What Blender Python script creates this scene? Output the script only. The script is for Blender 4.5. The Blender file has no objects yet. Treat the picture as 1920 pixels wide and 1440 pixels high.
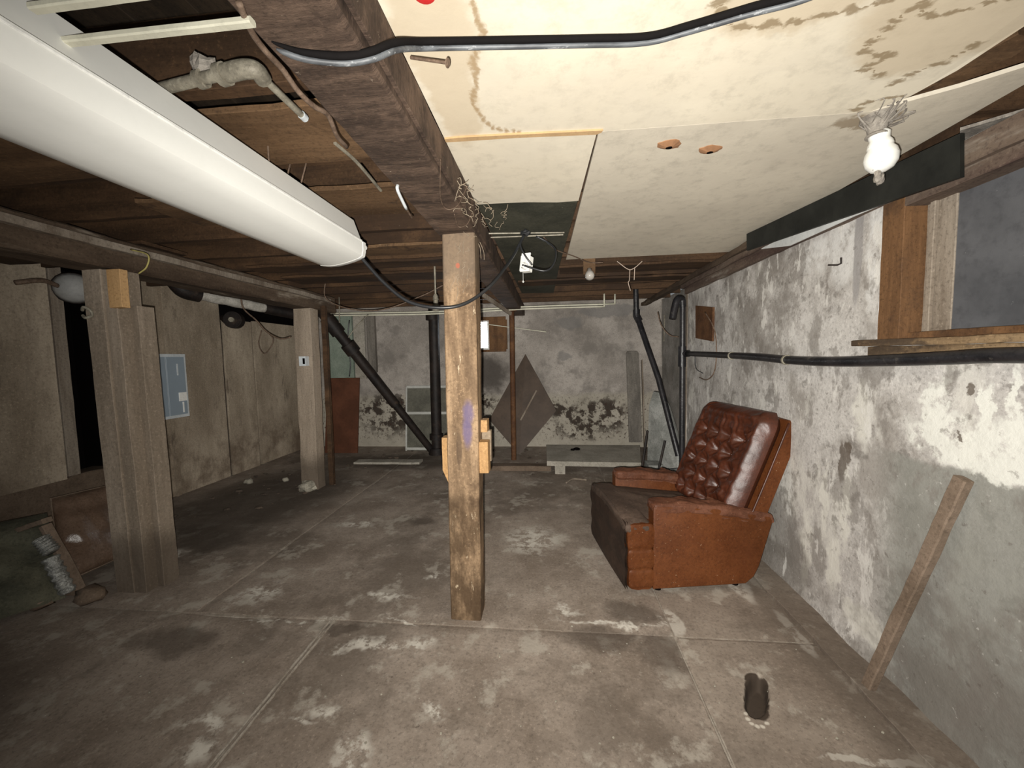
import bpy, math, random
from mathutils import Vector, Matrix, noise
random.seed(7)
R = random.random
V = Vector
scn = bpy.context.scene
COL = scn.collection

# ------------------------------------------------------------------ camera
F = 720.0                                   # focal length in pixels of a 1920 px wide frame
CAM = V((0, 0, 1.4))
yc = V((70, 52, -720)).normalized()         # the room's long axis seen from the camera
zc = V((-.02, 1, 0)); zc.z = (yc.x*zc.x + yc.y*zc.y)/-yc.z; zc.normalize()
xc = yc.cross(zc)
cam = bpy.data.cameras.new('camera'); cam.sensor_width = 36; cam.lens = 13.5; cam.clip_start = .02
co = bpy.data.objects.new('camera', cam); COL.objects.link(co)
co.matrix_world = Matrix.Translation(CAM) @ Matrix((xc, yc, zc)).to_4x4()
scn.camera = co

# ------------------------------------------------------------------ light
w = bpy.data.worlds.new('world'); scn.world = w; w.use_nodes = True
w.node_tree.nodes['Background'].inputs[0].default_value = (.9, .95, 1, 1)
w.node_tree.nodes['Background'].inputs[1].default_value = .10
fl = bpy.data.lights.new('camera_flash', 'SPOT'); fl.energy = 62; fl.shadow_soft_size = .007
fl.color = (1, .965, .90); fl.spot_size = math.radians(158); fl.spot_blend = 1.0
fl.use_nodes = True
nt = fl.node_tree; em = nt.nodes['Emission']; lf = nt.nodes.new('ShaderNodeLightFalloff')
lf.inputs['Strength'].default_value = 1.0; nt.links.new(lf.outputs['Linear'], em.inputs['Strength'])
fo = bpy.data.objects.new('camera_flash', fl); COL.objects.link(fo)
fo.location = CAM + V((-.022, .0, -.03))
fo.rotation_euler = (V((.10, 1, .02))).to_track_quat('-Z', 'Y').to_euler()
scn.view_settings.view_transform = 'Standard'; scn.view_settings.look = 'None'
scn.view_settings.gamma = 1; scn.view_settings.use_curve_mapping = False
scn.view_settings.exposure = 1.25

# ------------------------------------------------------------------ coordinates of seen points on known planes
def ray(px, py):
    v = (px-960, 720-py, -F)
    return V([v[0]*a + v[1]*b + v[2]*c for a, b, c in
              ((xc.x, xc.y, xc.z), (yc.x, yc.y, yc.z), (zc.x, zc.y, zc.z))])
def on(px, py, X=None, Y=None, Z=None):
    d = ray(px, py)
    i, v = (0, X) if X is not None else (1, Y) if Y is not None else (2, Z)
    return CAM + d*((v-CAM[i])/d[i])

# ------------------------------------------------------------------ materials
class NB:
    def __init__(s, name):
        s.m = bpy.data.materials.new(name); s.m.use_nodes = True
        s.t = s.m.node_tree; s.b = s.t.nodes['Principled BSDF']; s._p = None
    def n(s, t): return s.t.nodes.new(t)
    def l(s, a, b):
        if hasattr(a, 'is_output') or hasattr(a, 'links'): s.t.links.new(a, b)
        else:
            try: b.default_value = a
            except Exception: b.default_value = (*a, 1)
    def pos(s):
        if s._p is None: s._p = s.n('ShaderNodeNewGeometry').outputs['Position']
        return s._p
    def vm(s, op, a, b):
        n = s.n('ShaderNodeVectorMath'); n.operation = op; s.l(a, n.inputs[0])
        if b is not None: s.l(b, n.inputs[1])
        return n.outputs['Value'] if op == 'LENGTH' else n.outputs[0]
    def ma(s, op, a, b=0.):
        n = s.n('ShaderNodeMath'); n.operation = op; s.l(a, n.inputs[0]); s.l(b, n.inputs[1]); return n.outputs[0]
    def noise(s, sc, det=5, rough=.6, vec=None, dist=0., stretch=None, col=False, off=0):
        v = vec or s.pos()
        if stretch: v = s.vm('MULTIPLY', v, stretch)
        if off: v = s.vm('ADD', v, (off, off*1.7, off*.6))
        n = s.n('ShaderNodeTexNoise'); s.l(v, n.inputs['Vector']); n.inputs['Scale'].default_value = sc
        n.inputs['Detail'].default_value = det; n.inputs['Roughness'].default_value = rough
        n.inputs['Distortion'].default_value = dist
        return n.outputs['Color'] if col else n.outputs['Fac']
    def mr(s, v, a, b, c=0., d=1.):
        n = s.n('ShaderNodeMapRange'); n.interpolation_type = 'SMOOTHSTEP'; s.l(v, n.inputs[0])
        for i, q in enumerate((a, b, c, d)): n.inputs[i+1].default_value = q
        return n.outputs[0]
    def mix(s, f, a, b):
        n = s.n('ShaderNodeMix'); n.data_type = 'RGBA'; s.l(f, n.inputs[0]); s.l(a, n.inputs[6]); s.l(b, n.inputs[7])
        return n.outputs[2]
    def blob(s, bl, warp, wsc=7, soft=.3):
        d = s.noise(wsc, 4, .65, col=True); d = s.vm('SUBTRACT', d, (.5, .5, .5)); d = s.vm('MULTIPLY', d, (warp,)*3)
        p = s.vm('ADD', s.pos(), d); out = None
        for c, r in bl:
            q = s.vm('SUBTRACT', p, tuple(c)); q = s.vm('DIVIDE', q, tuple(r)); L = s.vm('LENGTH', q, None)
            k = s.mr(L, 1, 1-soft); out = k if out is None else s.ma('MAXIMUM', out, k)
        return out
def rgb(h):
    h = h.lstrip('#'); return tuple(((int(h[i:i+2], 16)/255+.055)/1.055)**2.4 if int(h[i:i+2], 16) > 10 else int(h[i:i+2], 16)/255/12.92 for i in (0, 2, 4))
def grunge(name, a, b, sc=3, stretch=None, rough=.85, bump=.3, bsc=35, layers=(), spec=.3, metal=0, det=6, dist=0., bstretch=None, bdist=.01, **kw):
    s = NB(name)
    f = s.noise(sc, det, .62, stretch=stretch, dist=dist)
    c = s.mix(s.mr(f, .33, .67), a, b)
    f2 = s.noise(sc*9, 4, .7, stretch=stretch, off=3)
    c = s.mix(s.mr(f2, .45, .75, 0, .35 if bump > .05 else .04), c, tuple(x*.55 for x in a))
    if bump > .15:
        f3 = s.noise(70, 3, .75, off=7); c = s.mix(s.mr(f3, .52, .66, 0, .42), c, tuple(x*.5 for x in a)); c = s.mix(s.mr(f3, .30, .44, .35, 0), c, tuple(min(1, x*1.5) for x in b))
    for k, L in enumerate(layers):
        m = None
        if 'blobs' in L: m = s.blob(L['blobs'], L.get('warp', .15), L.get('wsc', 7), L.get('soft', .3))
        if 'noise' in L:
            q = L['noise']; g = s.mr(s.noise(q[0], 6, .68, stretch=L.get('stretch'), off=5+k*3.1), q[1], q[2])
            m = g if m is None else s.ma('MULTIPLY', m, g)
        if 'box' in L:     # (axis, lo, hi, soft)
            for ax, lo, hi, so in L['box']:
                sp = s.n('ShaderNodeSeparateXYZ'); 
                d = s.noise(4, 5, .65, col=False, off=9+k); p = s.vm('ADD', s.pos(), (0, 0, 0)); s.l(p, sp.inputs[0])
                v = s.ma('ADD', sp.outputs[ax], s.ma('MULTIPLY', s.ma('SUBTRACT', d, .5), L.get('warp', .15)))
                g = s.ma('MULTIPLY', s.mr(v, lo-so, lo+so), s.mr(v, hi-so, hi+so, 1, 0))
                m = g if m is None else s.ma('MULTIPLY', m, g)
        m = s.ma('MULTIPLY', m, float(L.get('amt', 1)))
        c = s.mix(m, c, L['color'])
    s.l(c, s.b.inputs['Base Color'])
    s.b.inputs['Roughness'].default_value = rough; s.b.inputs['Metallic'].default_value = metal
    s.b.inputs['Specular IOR Level'].default_value = spec
    if bump:
        bn = s.n('ShaderNodeBump'); bn.inputs['Strength'].default_value = bump; bn.inputs['Distance'].default_value = bdist
        s.l(s.noise(bsc, 6, .65, stretch=bstretch or stretch, off=1), bn.inputs['Height']); s.l(bn.outputs[0], s.b.inputs['Normal'])
    return s.m
def plain(name, c, rough=.6, spec=.4, metal=0, emit=0, bump=.1, bsc=60, var=.12):
    if bump < .05: var = .02
    m = grunge(name, tuple(x*(1-var) for x in c), tuple(min(1, x*(1+var*.7)) for x in c), sc=6, rough=rough, spec=spec, metal=metal, bump=bump, bsc=bsc, bdist=.003)
    if emit:
        b = m.node_tree.nodes['Principled BSDF']; b.inputs['Emission Color'].default_value = (*c, 1); b.inputs['Emission Strength'].default_value = emit
    return m

# ------------------------------------------------------------------ mesh builder
def cat(pts, k=6):
    p = [V(q) for q in pts]
    if len(p) < 3: return p
    p = [p[0]*2-p[1]] + p + [p[-1]*2-p[-2]]; out = []
    for i in range(1, len(p)-2):
        a, b, c, d = p[i-1:i+3]
        for j in range(k):
            t = j/k
            out.append(.5*((2*b) + (c-a)*t + (2*a-5*b+4*c-d)*t*t + (3*b-a-3*c+d)*t**3))
    return out + [p[-2]]
class MB:
    def __init__(s): s.v = []; s.f = []
    def add(s, vs, fs):
        o = len(s.v); s.v += [V(q) for q in vs]; s.f += [tuple(i+o for i in f) for f in fs]; return s
    def loft(s, rings, caps=True, closed=True):
        n = len(rings[0]); vs = [q for r in rings for q in r]; fs = []
        for i in range(len(rings)-1):
            for j in range(n if closed else n-1):
                k = (j+1) % n; fs.append((i*n+j, i*n+k, (i+1)*n+k, (i+1)*n+j))
        if caps: fs += [tuple(reversed(range(n))), tuple(range((len(rings)-1)*n, len(rings)*n))]
        return s.add(vs, fs)
    def tube(s, pts, r, n=8, k=6, smooth=True, caps=True):
        p = cat(pts, k) if smooth else [V(q) for q in pts]
        m = len(p); rr = r if callable(r) else (lambda t: r)
        rings = []; up = None
        for i in range(m):
            d = (p[min(i+1, m-1)]-p[max(i-1, 0)]).normalized()
            if up is None: up = V((0, 0, 1)) if abs(d.z) < .9 else V((1, 0, 0))
            a = d.cross(up).normalized(); up = a.cross(d).normalized()
            q = rr(i/(m-1)); rings.append([p[i]+(a*math.cos(t)+up*math.sin(t))*q for t in [2*math.pi*j/n for j in range(n)]])
        return s.loft(rings, caps)
    def beam(s, p0, p1, w, h, up=(0, 0, 1), seg=1, rough=0, ch=.003, twist=0):
        p0, p1 = V(p0), V(p1); d = (p1-p0).normalized(); up = V(up)
        a = d.cross(up).normalized(); b = a.cross(d).normalized(); rings = []
        w2, h2 = w/2, h/2; ch = min(ch, w2*.4, h2*.4)
        prof = [(-w2, -h2+ch), (-w2+ch, -h2), (w2-ch, -h2), (w2, -h2+ch), (w2, h2-ch), (w2-ch, h2), (-w2+ch, h2), (-w2, h2-ch)]
        if rough:
            q = []
            for i in range(8):
                x0, y0 = prof[i]; x1, y1 = prof[(i+1) % 8]; q.append((x0, y0))
                if i % 2 == 1 or i in (3, 7): q.append(((x0+x1)/2, (y0+y1)/2))
            prof = q
        L = (p1-p0).length; sd = R()*50
        for i in range(seg+1):
            c = p0 + d*(L*i/seg); ring = []
            for x, y in prof:
                q = c + a*x + b*y
                if rough:
                    nz = noise.noise_vector(q*5+V((sd, 0, 0)))*rough + noise.noise_vector(q*22)*rough*.5
                    nz -= d*nz.dot(d)*(.3 if 0 < i < seg else -.4); q = q+nz
                ring.append(q)
            rings.append(ring)
        return s.loft(rings)
    def box(s, x0, x1, y0, y1, z0, z1, ch=.002, seg=1, rough=0):
        if x1-x0 >= y1-y0 and x1-x0 >= z1-z0: return s.beam((x0, (y0+y1)/2, (z0+z1)/2), (x1, (y0+y1)/2, (z0+z1)/2), y1-y0, z1-z0, (0, 0, 1), seg, rough, ch)
        if y1-y0 >= z1-z0: return s.beam(((x0+x1)/2, y0, (z0+z1)/2), ((x0+x1)/2, y1, (z0+z1)/2), x1-x0, z1-z0, (0, 0, 1), seg, rough, ch)
        return s.beam(((x0+x1)/2, (y0+y1)/2, z0), ((x0+x1)/2, (y0+y1)/2, z1), x1-x0, y1-y0, (0, 1, 0), seg, rough, ch)
    def prism(s, poly, off):
        n = len(poly); off = V(off); P = [V(q) for q in poly]
        return s.add(P+[q+off for q in P], [tuple(range(n)), tuple(range(2*n-1, n-1, -1))]+[(i, n+i, n+(i+1) % n, (i+1) % n) for i in range(n)])
    def lathe(s, o, ax, prof, n=20):
        o = V(o); ax = V(ax).normalized(); t = V((1, 0, 0)) if abs(ax.x) < .8 else V((0, 1, 0)); a = ax.cross(t).normalized(); b = ax.cross(a)
        return s.loft([[o+ax*z+(a*math.cos(2*math.pi*j/n)+b*math.sin(2*math.pi*j/n))*r for j in range(n)] for z, r in prof])
    def grid(s, fn, nu, nv, skip=None):
        vs = [fn(i/nu, j/nv) for j in range(nv+1) for i in range(nu+1)]; fs = []
        for j in range(nv):
            for i in range(nu):
                if skip and skip((i+.5)/nu, (j+.5)/nv): continue
                a = j*(nu+1)+i; fs.append((a, a+1, a+nu+2, a+nu+1))
        return s.add(vs, fs)
    def rock(s, c, r, sd=0, n=7):
        c = V(c); rings = []
        for i in range(1, n):
            th = math.pi*i/n
            rings.append([])
            for j in range(n+2):
                ph = 2*math.pi*j/(n+2); d = V((math.sin(th)*math.cos(ph), math.sin(th)*math.sin(ph), -math.cos(th)))
                k = 1+.45*noise.noise(d*1.6+V((sd, sd, 0))); rings[-1].append(c+V((d.x*r[0], d.y*r[1], d.z*r[2]))*k)
        return s.loft(rings)
def world_loc(o):
    l = V(o.location)
    while o.parent: o = o.parent; l += V(o.location)
    return l
def link(name, mb, mat, parent=None, label=None, smooth=False, origin=None):
    me = bpy.data.meshes.new(name)
    if parent: off = world_loc(parent)
    elif origin is not None: off = V(origin)
    else:
        xs = [[q[i] for q in mb.v] for i in range(3)]; off = V(((min(xs[0])+max(xs[0]))/2, (min(xs[1])+max(xs[1]))/2, min(xs[2])))
    me.from_pydata([tuple(q-off) for q in mb.v], [], mb.f)
    me.materials.append(mat)
    if smooth: 
        me.polygons.foreach_set('use_smooth', [True]*len(me.polygons))
    me.update()
    o = bpy.data.objects.new(name, me); COL.objects.link(o)
    if parent: o.parent = parent
    else: o.location = off
    if smooth == 'auto':
        md = o.modifiers.new('n', 'EDGE_SPLIT'); md.split_angle = math.radians(38)
    if label: o['label'] = label
    return o
def thing(name, label, catg, loc, group=None):
    o = bpy.data.objects.new(name, None); COL.objects.link(o); o.location = loc; o['label'] = label; o['category'] = catg
    o.empty_display_size = .05
    if group: o['group'] = group
    return o
def tag(o, label, catg, group=None):
    o['label'] = label; o['category'] = catg
    if group: o['group'] = group
    return o
def struct(name, mb=None, mat=None, loc=(0, 0, 0), smooth=False, label=None):
    if mb is None:
        o = bpy.data.objects.new(name, None); COL.objects.link(o); o.location = loc
    else: o = link(name, mb, mat, origin=loc, smooth=smooth)
    o['kind'] = 'structure'
    if label: o['label'] = label
    return o

# ------------------------------------------------------------------ palette
def W(px, py, **k): return tuple(on(px, py, **k))
fl_layers = [
    dict(noise=(1.1, .48, .62), color=(.10, .078, .06), amt=.55),
    dict(noise=(5, .54, .64), color=(.42, .38, .32), amt=.6),
    dict(blobs=[((-2.9, 3.6, 0), (1.0, 1.7, .3)), ((-2.9, 1.0, 0), (1.1, .8, .3)), ((-2.7, 2.7, 0), (.5, .35, .3)), ((-2.2, 5.0, 0), (1.5, .5, .3))], warp=.5, wsc=2, soft=.6, color=(.055, .042, .032), amt=.75),
    dict(blobs=[(W(790, 978, Z=0), (.16, .12, .1)), (W(1190, 1150, Z=0), (.22, .13, .1)), (W(1130, 1200, Z=0), (.25, .12, .1)), (W(1250, 1230, Z=0), (.16, .2, .1)), (W(640, 1180, Z=0), (.2, .05, .1)), (W(330, 1200, Z=0), (.3, .14, .1))], warp=.22, soft=.6, color=(.065, .048, .036), amt=.65),
    dict(blobs=[(W(480, 1115, Z=0), (.22, .15, .1)), (W(670, 985, Z=0), (.3, .09, .1)), (W(700, 1215, Z=0), (.3, .08, .1)), (W(780, 1215, Z=0), (.13, .09, .1)), (W(660, 1420, Z=0), (.1, .09, .1)), (W(370, 1410, Z=0), (.12, .08, .1)), (W(380, 1360, Z=0), (.12, .06, .1)), (W(810, 1335, Z=0), (.06, .07, .1)), (W(560, 1360, Z=0), (.09, .03, .1)), (W(1150, 1170, Z=0), (.4, .022, .1)), (W(1260, 1165, Z=0), (.06, .12, .1)), (W(540, 1160, Z=0), (.4, .025, .1)), (W(760, 1165, Z=0), (.3, .022, .1)), (W(730, 1115, Z=0), (.13, .04, .1)), (W(810, 1080, Z=0), (.08, .06, .1)), (W(1000, 1010, Z=0), (.3, .3, .1)), (W(320, 1040, Z=0), (.12, .16, .1)), (W(600, 1330, Z=0), (.12, .05, .1)), (W(1060, 1145, Z=0), (.15, .04, .1))],
         noise=(17, .42, .56), warp=.3, wsc=4, soft=.8, color=(.60, .56, .49), amt=.9),
    dict(noise=(30, .62, .70), color=(.07, .052, .04), amt=.55),
    dict(noise=(60, .66, .72), color=(.55, .5, .42), amt=.6)]
hole_c = V((.825, 1.565, 0))
M = {}
M['floor'] = grunge('floor_concrete', (.20, .158, .124), (.325, .27, .222), sc=2.2, rough=.88, bump=.5, bsc=22, bdist=.006, layers=fl_layers)
M['floor_r'] = grunge('floor_concrete_right', (.185, .146, .115), (.29, .24, .195), sc=2, rough=.88, bump=.4, bsc=22, bdist=.006,
    layers=fl_layers[:2]+[
     dict(blobs=[(hole_c+V((.053, .1035, 0))*k, (.047, .047, .2)) for k in (-.66, -.33, 0, .33, .66)], warp=.012, wsc=30, soft=.16, color=(.05, .036, .026), amt=1),
     dict(blobs=[(W(x, y, Z=0), (.012, .010, .1)) for x, y in ((1399, 1338), (1402, 1348), (1410, 1357), (1420, 1362), (1430, 1362), (1438, 1356))], warp=.01, wsc=40, soft=.6, color=(.6, .55, .47), amt=.8),
     dict(blobs=[(W(1260, 1165, Z=0), (.06, .12, .1)), ((1.12, 2.35, 0), (.06, .2, .1)), ((1.2, 1.95, 0), (.035, .2, .1)), ((1.08, 1.33, 0), (.2, .015, .1))], noise=(14, .38, .5), warp=.08, color=(.50, .46, .40), amt=.7),
     dict(box=[(0, 1.13, 1.5, .04)], warp=.1, color=(.10, .078, .06), amt=.5)])
M['mortar'] = grunge('seam_mortar', (.24, .2, .16), (.36, .32, .27), sc=14, rough=.9)
M['dirt'] = grunge('dark_soil', (.05, .038, .03), (.10, .075, .055), sc=8, rough=.95)
wl = [
    dict(noise=(2.2, .49, .64), color=(.25, .225, .20), amt=.7),
    dict(noise=(3.4, .56, .66), stretch=(1, 1, .45), color=(.62, .60, .55), amt=.85),
    dict(noise=(9, .56, .66), color=(.15, .135, .12), amt=.6),
    dict(box=[(2, -.2, .98, .012), (1, -2, 1.72, .1)], warp=.08, color=(.215, .215, .19), amt=.8),
    dict(blobs=[((1.4, 1.42, 1.08), (.1, .26, .11)), ((1.4, 1.28, 1.03), (.1, .22, .06)), ((1.4, 1.53, 1.2), (.1, .06, .09)), ((1.4, 1.30, 1.22), (.1, .02, .16)), ((1.4, 1.37, 1.2), (.1, .018, .13))], noise=(11, .36, .48), warp=.14, wsc=12, soft=.3, color=(.76, .76, .70), amt=.85),
    dict(blobs=[((1.4, 1.86, 1.12), (.1, .055, .17)), ((1.4, 1.94, .66), (.1, .035, .26)), ((1.4, 2.08, .62), (.1, .03, .22)), ((1.4, 2.2, .3), (.1, .05, .25)), ((1.4, 1.80, .16), (.1, .16, .09)), ((1.4, 2.0, .35), (.1, .05, .2))], warp=.14, wsc=9, soft=.4, color=(.66, .64, .58), amt=.85),
    dict(blobs=[((1.4, 1.83, 1.82), (.1, .055, .36)), ((1.4, 2.02, 1.88), (.1, .13, .22)), ((1.4, 2.2, 1.9), (.1, .14, .12))], noise=(7, .36, .5), warp=.2, wsc=6, soft=.5, color=(.70, .69, .67), amt=.75),
    dict(blobs=[((1.4, 2.6, 1.5), (.1, .9, .22))], noise=(9, .46, .58), warp=.5, wsc=3, soft=.8, color=(.66, .64, .61), amt=.7),
    dict(blobs=[((1.4, 1.925, 1.85), (.1, .03, .28))], warp=.02, soft=.3, color=(.30, .285, .28), amt=.85),
    dict(blobs=[((1.4, 1.97, .86), (.1, .03, .12)), ((1.4, 1.93, .92), (.1, .025, .07)), ((1.4, 1.42, 1.26), (.1, .014, .03)), ((1.4, 1.45, 1.1), (.1, .01, .012))], warp=.08, wsc=14, color=(.09, .065, .045), amt=.8),
    dict(box=[(2, -.1, .22, .05), (1, 2.3, 6, .3)], warp=.2, color=(.13, .11, .09), amt=.7),
    dict(noise=(1.1, .50, .60), color=(.17, .15, .13), amt=.62),
    dict(noise=(5, .53, .60), stretch=(1, 1, .6), color=(.20, .18, .16), amt=.6),
    dict(noise=(7, .57, .62), stretch=(1, 1.3, .5), box=[(1, 1.72, 7, .12)], color=(.68, .66, .62), amt=.75),
    dict(noise=(24, .60, .68), color=(.12, .10, .085), amt=.5),
    dict(noise=(32, .64, .70), color=(.72, .70, .66), amt=.4)]
M['wall_r'] = grunge('right_wall_plaster', (.43, .405, .38), (.60, .575, .545), sc=2.4, rough=.9, bump=.55, bsc=18, bdist=.008, layers=wl)
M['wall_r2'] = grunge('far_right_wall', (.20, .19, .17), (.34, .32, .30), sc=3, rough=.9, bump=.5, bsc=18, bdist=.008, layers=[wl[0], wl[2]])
M['wall_b'] = grunge('back_wall_concrete', (.24, .215, .19), (.38, .345, .31), sc=1.6, rough=.95, bump=.5, bsc=14, bdist=.01, layers=[
    dict(noise=(3, .5, .64), color=(.15, .135, .12), amt=.6),
    dict(box=[(2, -.2, .82, .05)], warp=.2, color=(.36, .33, .26), amt=.55),
    dict(blobs=[((-2.55, 5.9, .55), (.75, .3, .42)), ((.75, 5.9, .5), (.55, .3, .35)), ((.15, 5.9, .55), (.4, .3, .2)), ((.45, 5.9, .35), (.5, .3, .32)), ((-1.2, 5.9, .7), (.5, .3, .2))], noise=(6.5, .46, .54), warp=.4, wsc=3, soft=.5, color=(.022, .013, .009), amt=.92),
    dict(box=[(2, .1, .78, .1)], noise=(24, .54, .62), warp=.3, color=(.045, .025, .018), amt=.85),
    dict(blobs=[((-.9, 5.9, 1.15), (.42, .3, .38))], warp=.4, wsc=4, soft=.6, color=(.05, .042, .036), amt=.85),
    dict(blobs=[((.9, 5.9, 2.05), (.55, .2, .10)), ((.25, 5.9, 1.42), (.15, .2, .09)), ((0.3, 5.9, 1.9), (.25, .2, .12))], warp=.3, wsc=3, color=(.15, .145, .14), amt=.6)])
M['stem'] = grunge('stem_wall', (.10, .07, .048), (.17, .125, .09), sc=3, rough=.8, bump=.4)
M['ply'] = grunge('weathered_plywood', (.25, .20, .145), (.46, .385, .295), sc=1.7, stretch=(1, 1, .35), rough=.85, bump=.3, bsc=30, bstretch=(1, 1, .1), layers=[
    dict(box=[(2, -.1, .55, .25)], noise=(2, .4, .6), warp=.5, color=(.10, .065, .042), amt=.7),
    dict(noise=(4, .60, .72), stretch=(1, 1, .3), color=(.07, .05, .035), amt=.7)])
M['black'] = plain('black_void', (.006, .005, .005), rough=1, spec=0)
def wood(name, a, b, ax=1, layers=(), rough=.8, bump=.5, sc=6, spec=.25):
    st = [1, 1, 1]; st[ax] = .12
    return grunge(name, a, b, sc=sc, stretch=tuple(st), rough=rough, bump=bump, bsc=40, bdist=.004, layers=layers, spec=spec, dist=.3)
M['beam'] = grunge('rough_sawn_beam', (.045, .029, .021), (.115, .076, .054), sc=7, stretch=(.35, 2.2, 1), rough=.85, bump=.9, bsc=16, bstretch=(.8, 3.2, .8), bdist=.006,
    layers=[dict(noise=(38, .67, .72), color=(.5, .42, .32), amt=.7), dict(noise=(3, .5, .66), color=(.19, .125, .088), amt=.6)])
M['beam_l'] = wood('side_beam_wood', (.05, .032, .021), (.12, .085, .058), 1, layers=[dict(noise=(5, .55, .68), stretch=(1, .2, 1), color=(.33, .28, .22), amt=.8)])
M['joist'] = wood('joist_wood', (.038, .021, .011), (.10, .055, .028), 0, layers=[dict(noise=(1.4, .48, .6), color=(.035, .02, .012), amt=.8), dict(noise=(60, .7, .74), color=(.5, .42, .32), amt=.5)])
M['plank'] = wood('brown_plank', (.085, .048, .024), (.17, .10, .052), 0, layers=[dict(noise=(4, .58, .68), color=(.035, .022, .016), amt=.85), dict(noise=(50, .68, .73), color=(.6, .5, .38), amt=.6)])
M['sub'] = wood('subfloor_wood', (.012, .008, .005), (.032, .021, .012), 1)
pc = W(878, 775, Y=1.925); pc2 = W(876, 805, Y=1.925)
M['post'] = wood('old_post_wood', (.165, .105, .06), (.44, .30, .18), 2, sc=9, layers=[
    dict(noise=(9, .54, .68), color=(.07, .042, .025), amt=.6), dict(box=[(2, 1.78, 2.1, .08)], warp=.1, color=(.15, .115, .085), amt=.7),
    dict(box=[(2, -.1, .72, .1)], noise=(5, .38, .58), stretch=(1, 1, .4), warp=.4, color=(.06, .036, .019), amt=.85), dict(noise=(3, .5, .62), stretch=(1, 1, .3), color=(.10, .062, .036), amt=.6),
    dict(blobs=[(pc, (.042, .05, .085)), (pc2, (.034, .05, .13))], warp=.025, wsc=20, soft=.6, color=(.15, .12, .23), amt=.72),
    dict(blobs=[((-.475, 1.925, .93), (.018, .05, .13))], warp=.02, soft=.5, color=(.07, .045, .03), amt=.6),
    dict(blobs=[(W(858, 498, Y=1.925), (.012, .03, .016))], warp=.01, color=(.5, .12, .07), amt=.6),
    dict(noise=(30, .64, .70), stretch=(1, 1, .3), color=(.68, .55, .38), amt=.75)])
M['post_l'] = wood('grey_post_wood', (.22, .175, .13), (.38, .31, .24), 2, sc=5, bump=.35, layers=[dict(box=[(2, -.1, .35, .1)], warp=.2, color=(.07, .052, .038), amt=.7)])
M['fresh'] = wood('fresh_cut_wood', (.42, .24, .10), (.58, .36, .17), 2, rough=.7, bump=.2)
M['block'] = wood('block_wood', (.20, .15, .10), (.34, .26, .18), 0)
def stain_layers():
    # brown tide marks left by leaks, hugging the beam side and the broken right-hand corner
    ring = lambda p, r: [(W(*p, Z=2.16), r)]
    edge = [W(885, 5, Z=2.16), W(905, 60, Z=2.16), W(885, 110, Z=2.16), W(893, 135, Z=2.16), W(890, 170, Z=2.16), W(893, 205, Z=2.16), W(925, 238, Z=2.16), W(975, 250, Z=2.16)]
    edge = [tuple(q) for q in cat(edge, 4)]
    b1 = [(edge[i], (.012, .026, .1)) for i in range(len(edge))]
    b2 = []
    for ln in ([(1335, 0), (1352, 22), (1390, 50), (1440, 47), (1500, 38), (1560, 25), (1620, 8), (1690, -12)], [(1730, 0), (1680, 35), (1640, 75), (1622, 98), (1660, 104)],
               [(1650, 112), (1612, 128), (1650, 138)], [(1668, 160), (1700, 142), (1760, 118), (1825, 85)], [(1810, 18), (1750, 28), (1735, 8)], [(1690, 178), (1630, 188), (1602, 204), (1645, 214)], [(1850, 5), (1900, -10)]):
        for k, q in enumerate(cat([V((x, y, 0)) for x, y in ln], 3)):
            wd = .8+.5*math.sin(k*2.3); b2.append((W(q.x, q.y, Z=2.16), (.024*wd, .0105*wd, .1)))
    b3 = [(W(x, y, Z=2.16), (rx, ry, .1)) for x, y, rx, ry in ((810, 60, .13, .18), (850, 190, .09, .28), (1480, 5, .2, .1), (1740, 80, .17, .13), (1850, 10, .3, .2))]
    return [dict(noise=(1.6, .45, .65), color=(.66, .60, .49), amt=.6),
            dict(blobs=b3, warp=.12, wsc=9, soft=.3, color=(.56, .46, .32), amt=.65),
            dict(blobs=b1, warp=.045, wsc=24, soft=.8, color=(.36, .25, .135), amt=.85),
            dict(blobs=b2, warp=.07, wsc=16, soft=.6, color=(.27, .20, .115), amt=.85),
            dict(noise=(45, .70, .73), color=(.3, .22, .15), amt=.7)]
M['panel'] = grunge('cream_ceiling_board', (.70, .63, .50), (.78, .71, .57), sc=2, rough=.8, bump=.12, bsc=9, bdist=.01, layers=stain_layers())
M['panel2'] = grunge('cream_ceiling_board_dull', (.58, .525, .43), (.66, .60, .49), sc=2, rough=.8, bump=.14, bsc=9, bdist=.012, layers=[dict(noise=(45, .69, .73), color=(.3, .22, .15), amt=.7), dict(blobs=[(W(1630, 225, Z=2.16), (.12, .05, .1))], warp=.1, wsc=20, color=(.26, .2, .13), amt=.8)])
M['green'] = grunge('dark_green_board', (.036, .037, .026), (.07, .068, .048), sc=4, rough=.8, bump=.2, layers=[dict(noise=(40, .67, .72), color=(.4, .38, .3), amt=.6)])
M['tear'] = plain('torn_paper_brown', (.33, .17, .085), rough=.9)
M['tearl'] = plain('torn_paper_tan', (.50, .33, .17), rough=.9)
M['cream'] = plain('cream_lath_paint', (.62, .60, .48))
M['white'] = plain('white_enamel', (.88, .88, .83), rough=.35, spec=.5, bump=.02)
M['cap'] = plain('white_plastic', (.88, .88, .84), rough=.4)
M['blk_pipe'] = grunge('black_pipe', (.010, .010, .012), (.026, .024, .026), sc=9, rough=.38, bump=.25, spec=.5, layers=[dict(noise=(20, .6, .7), color=(.10, .09, .08), amt=.5)])
M['iron'] = grunge('cast_iron_pipe', (.008, .006, .0055), (.022, .015, .012), sc=7, rough=.6, bump=.35, layers=[dict(noise=(6, .56, .68), color=(.07, .045, .03), amt=.5)])
M['rust'] = grunge('rusty_steel', (.07, .03, .013), (.14, .065, .027), sc=7, rough=.75, bump=.3)
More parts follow.
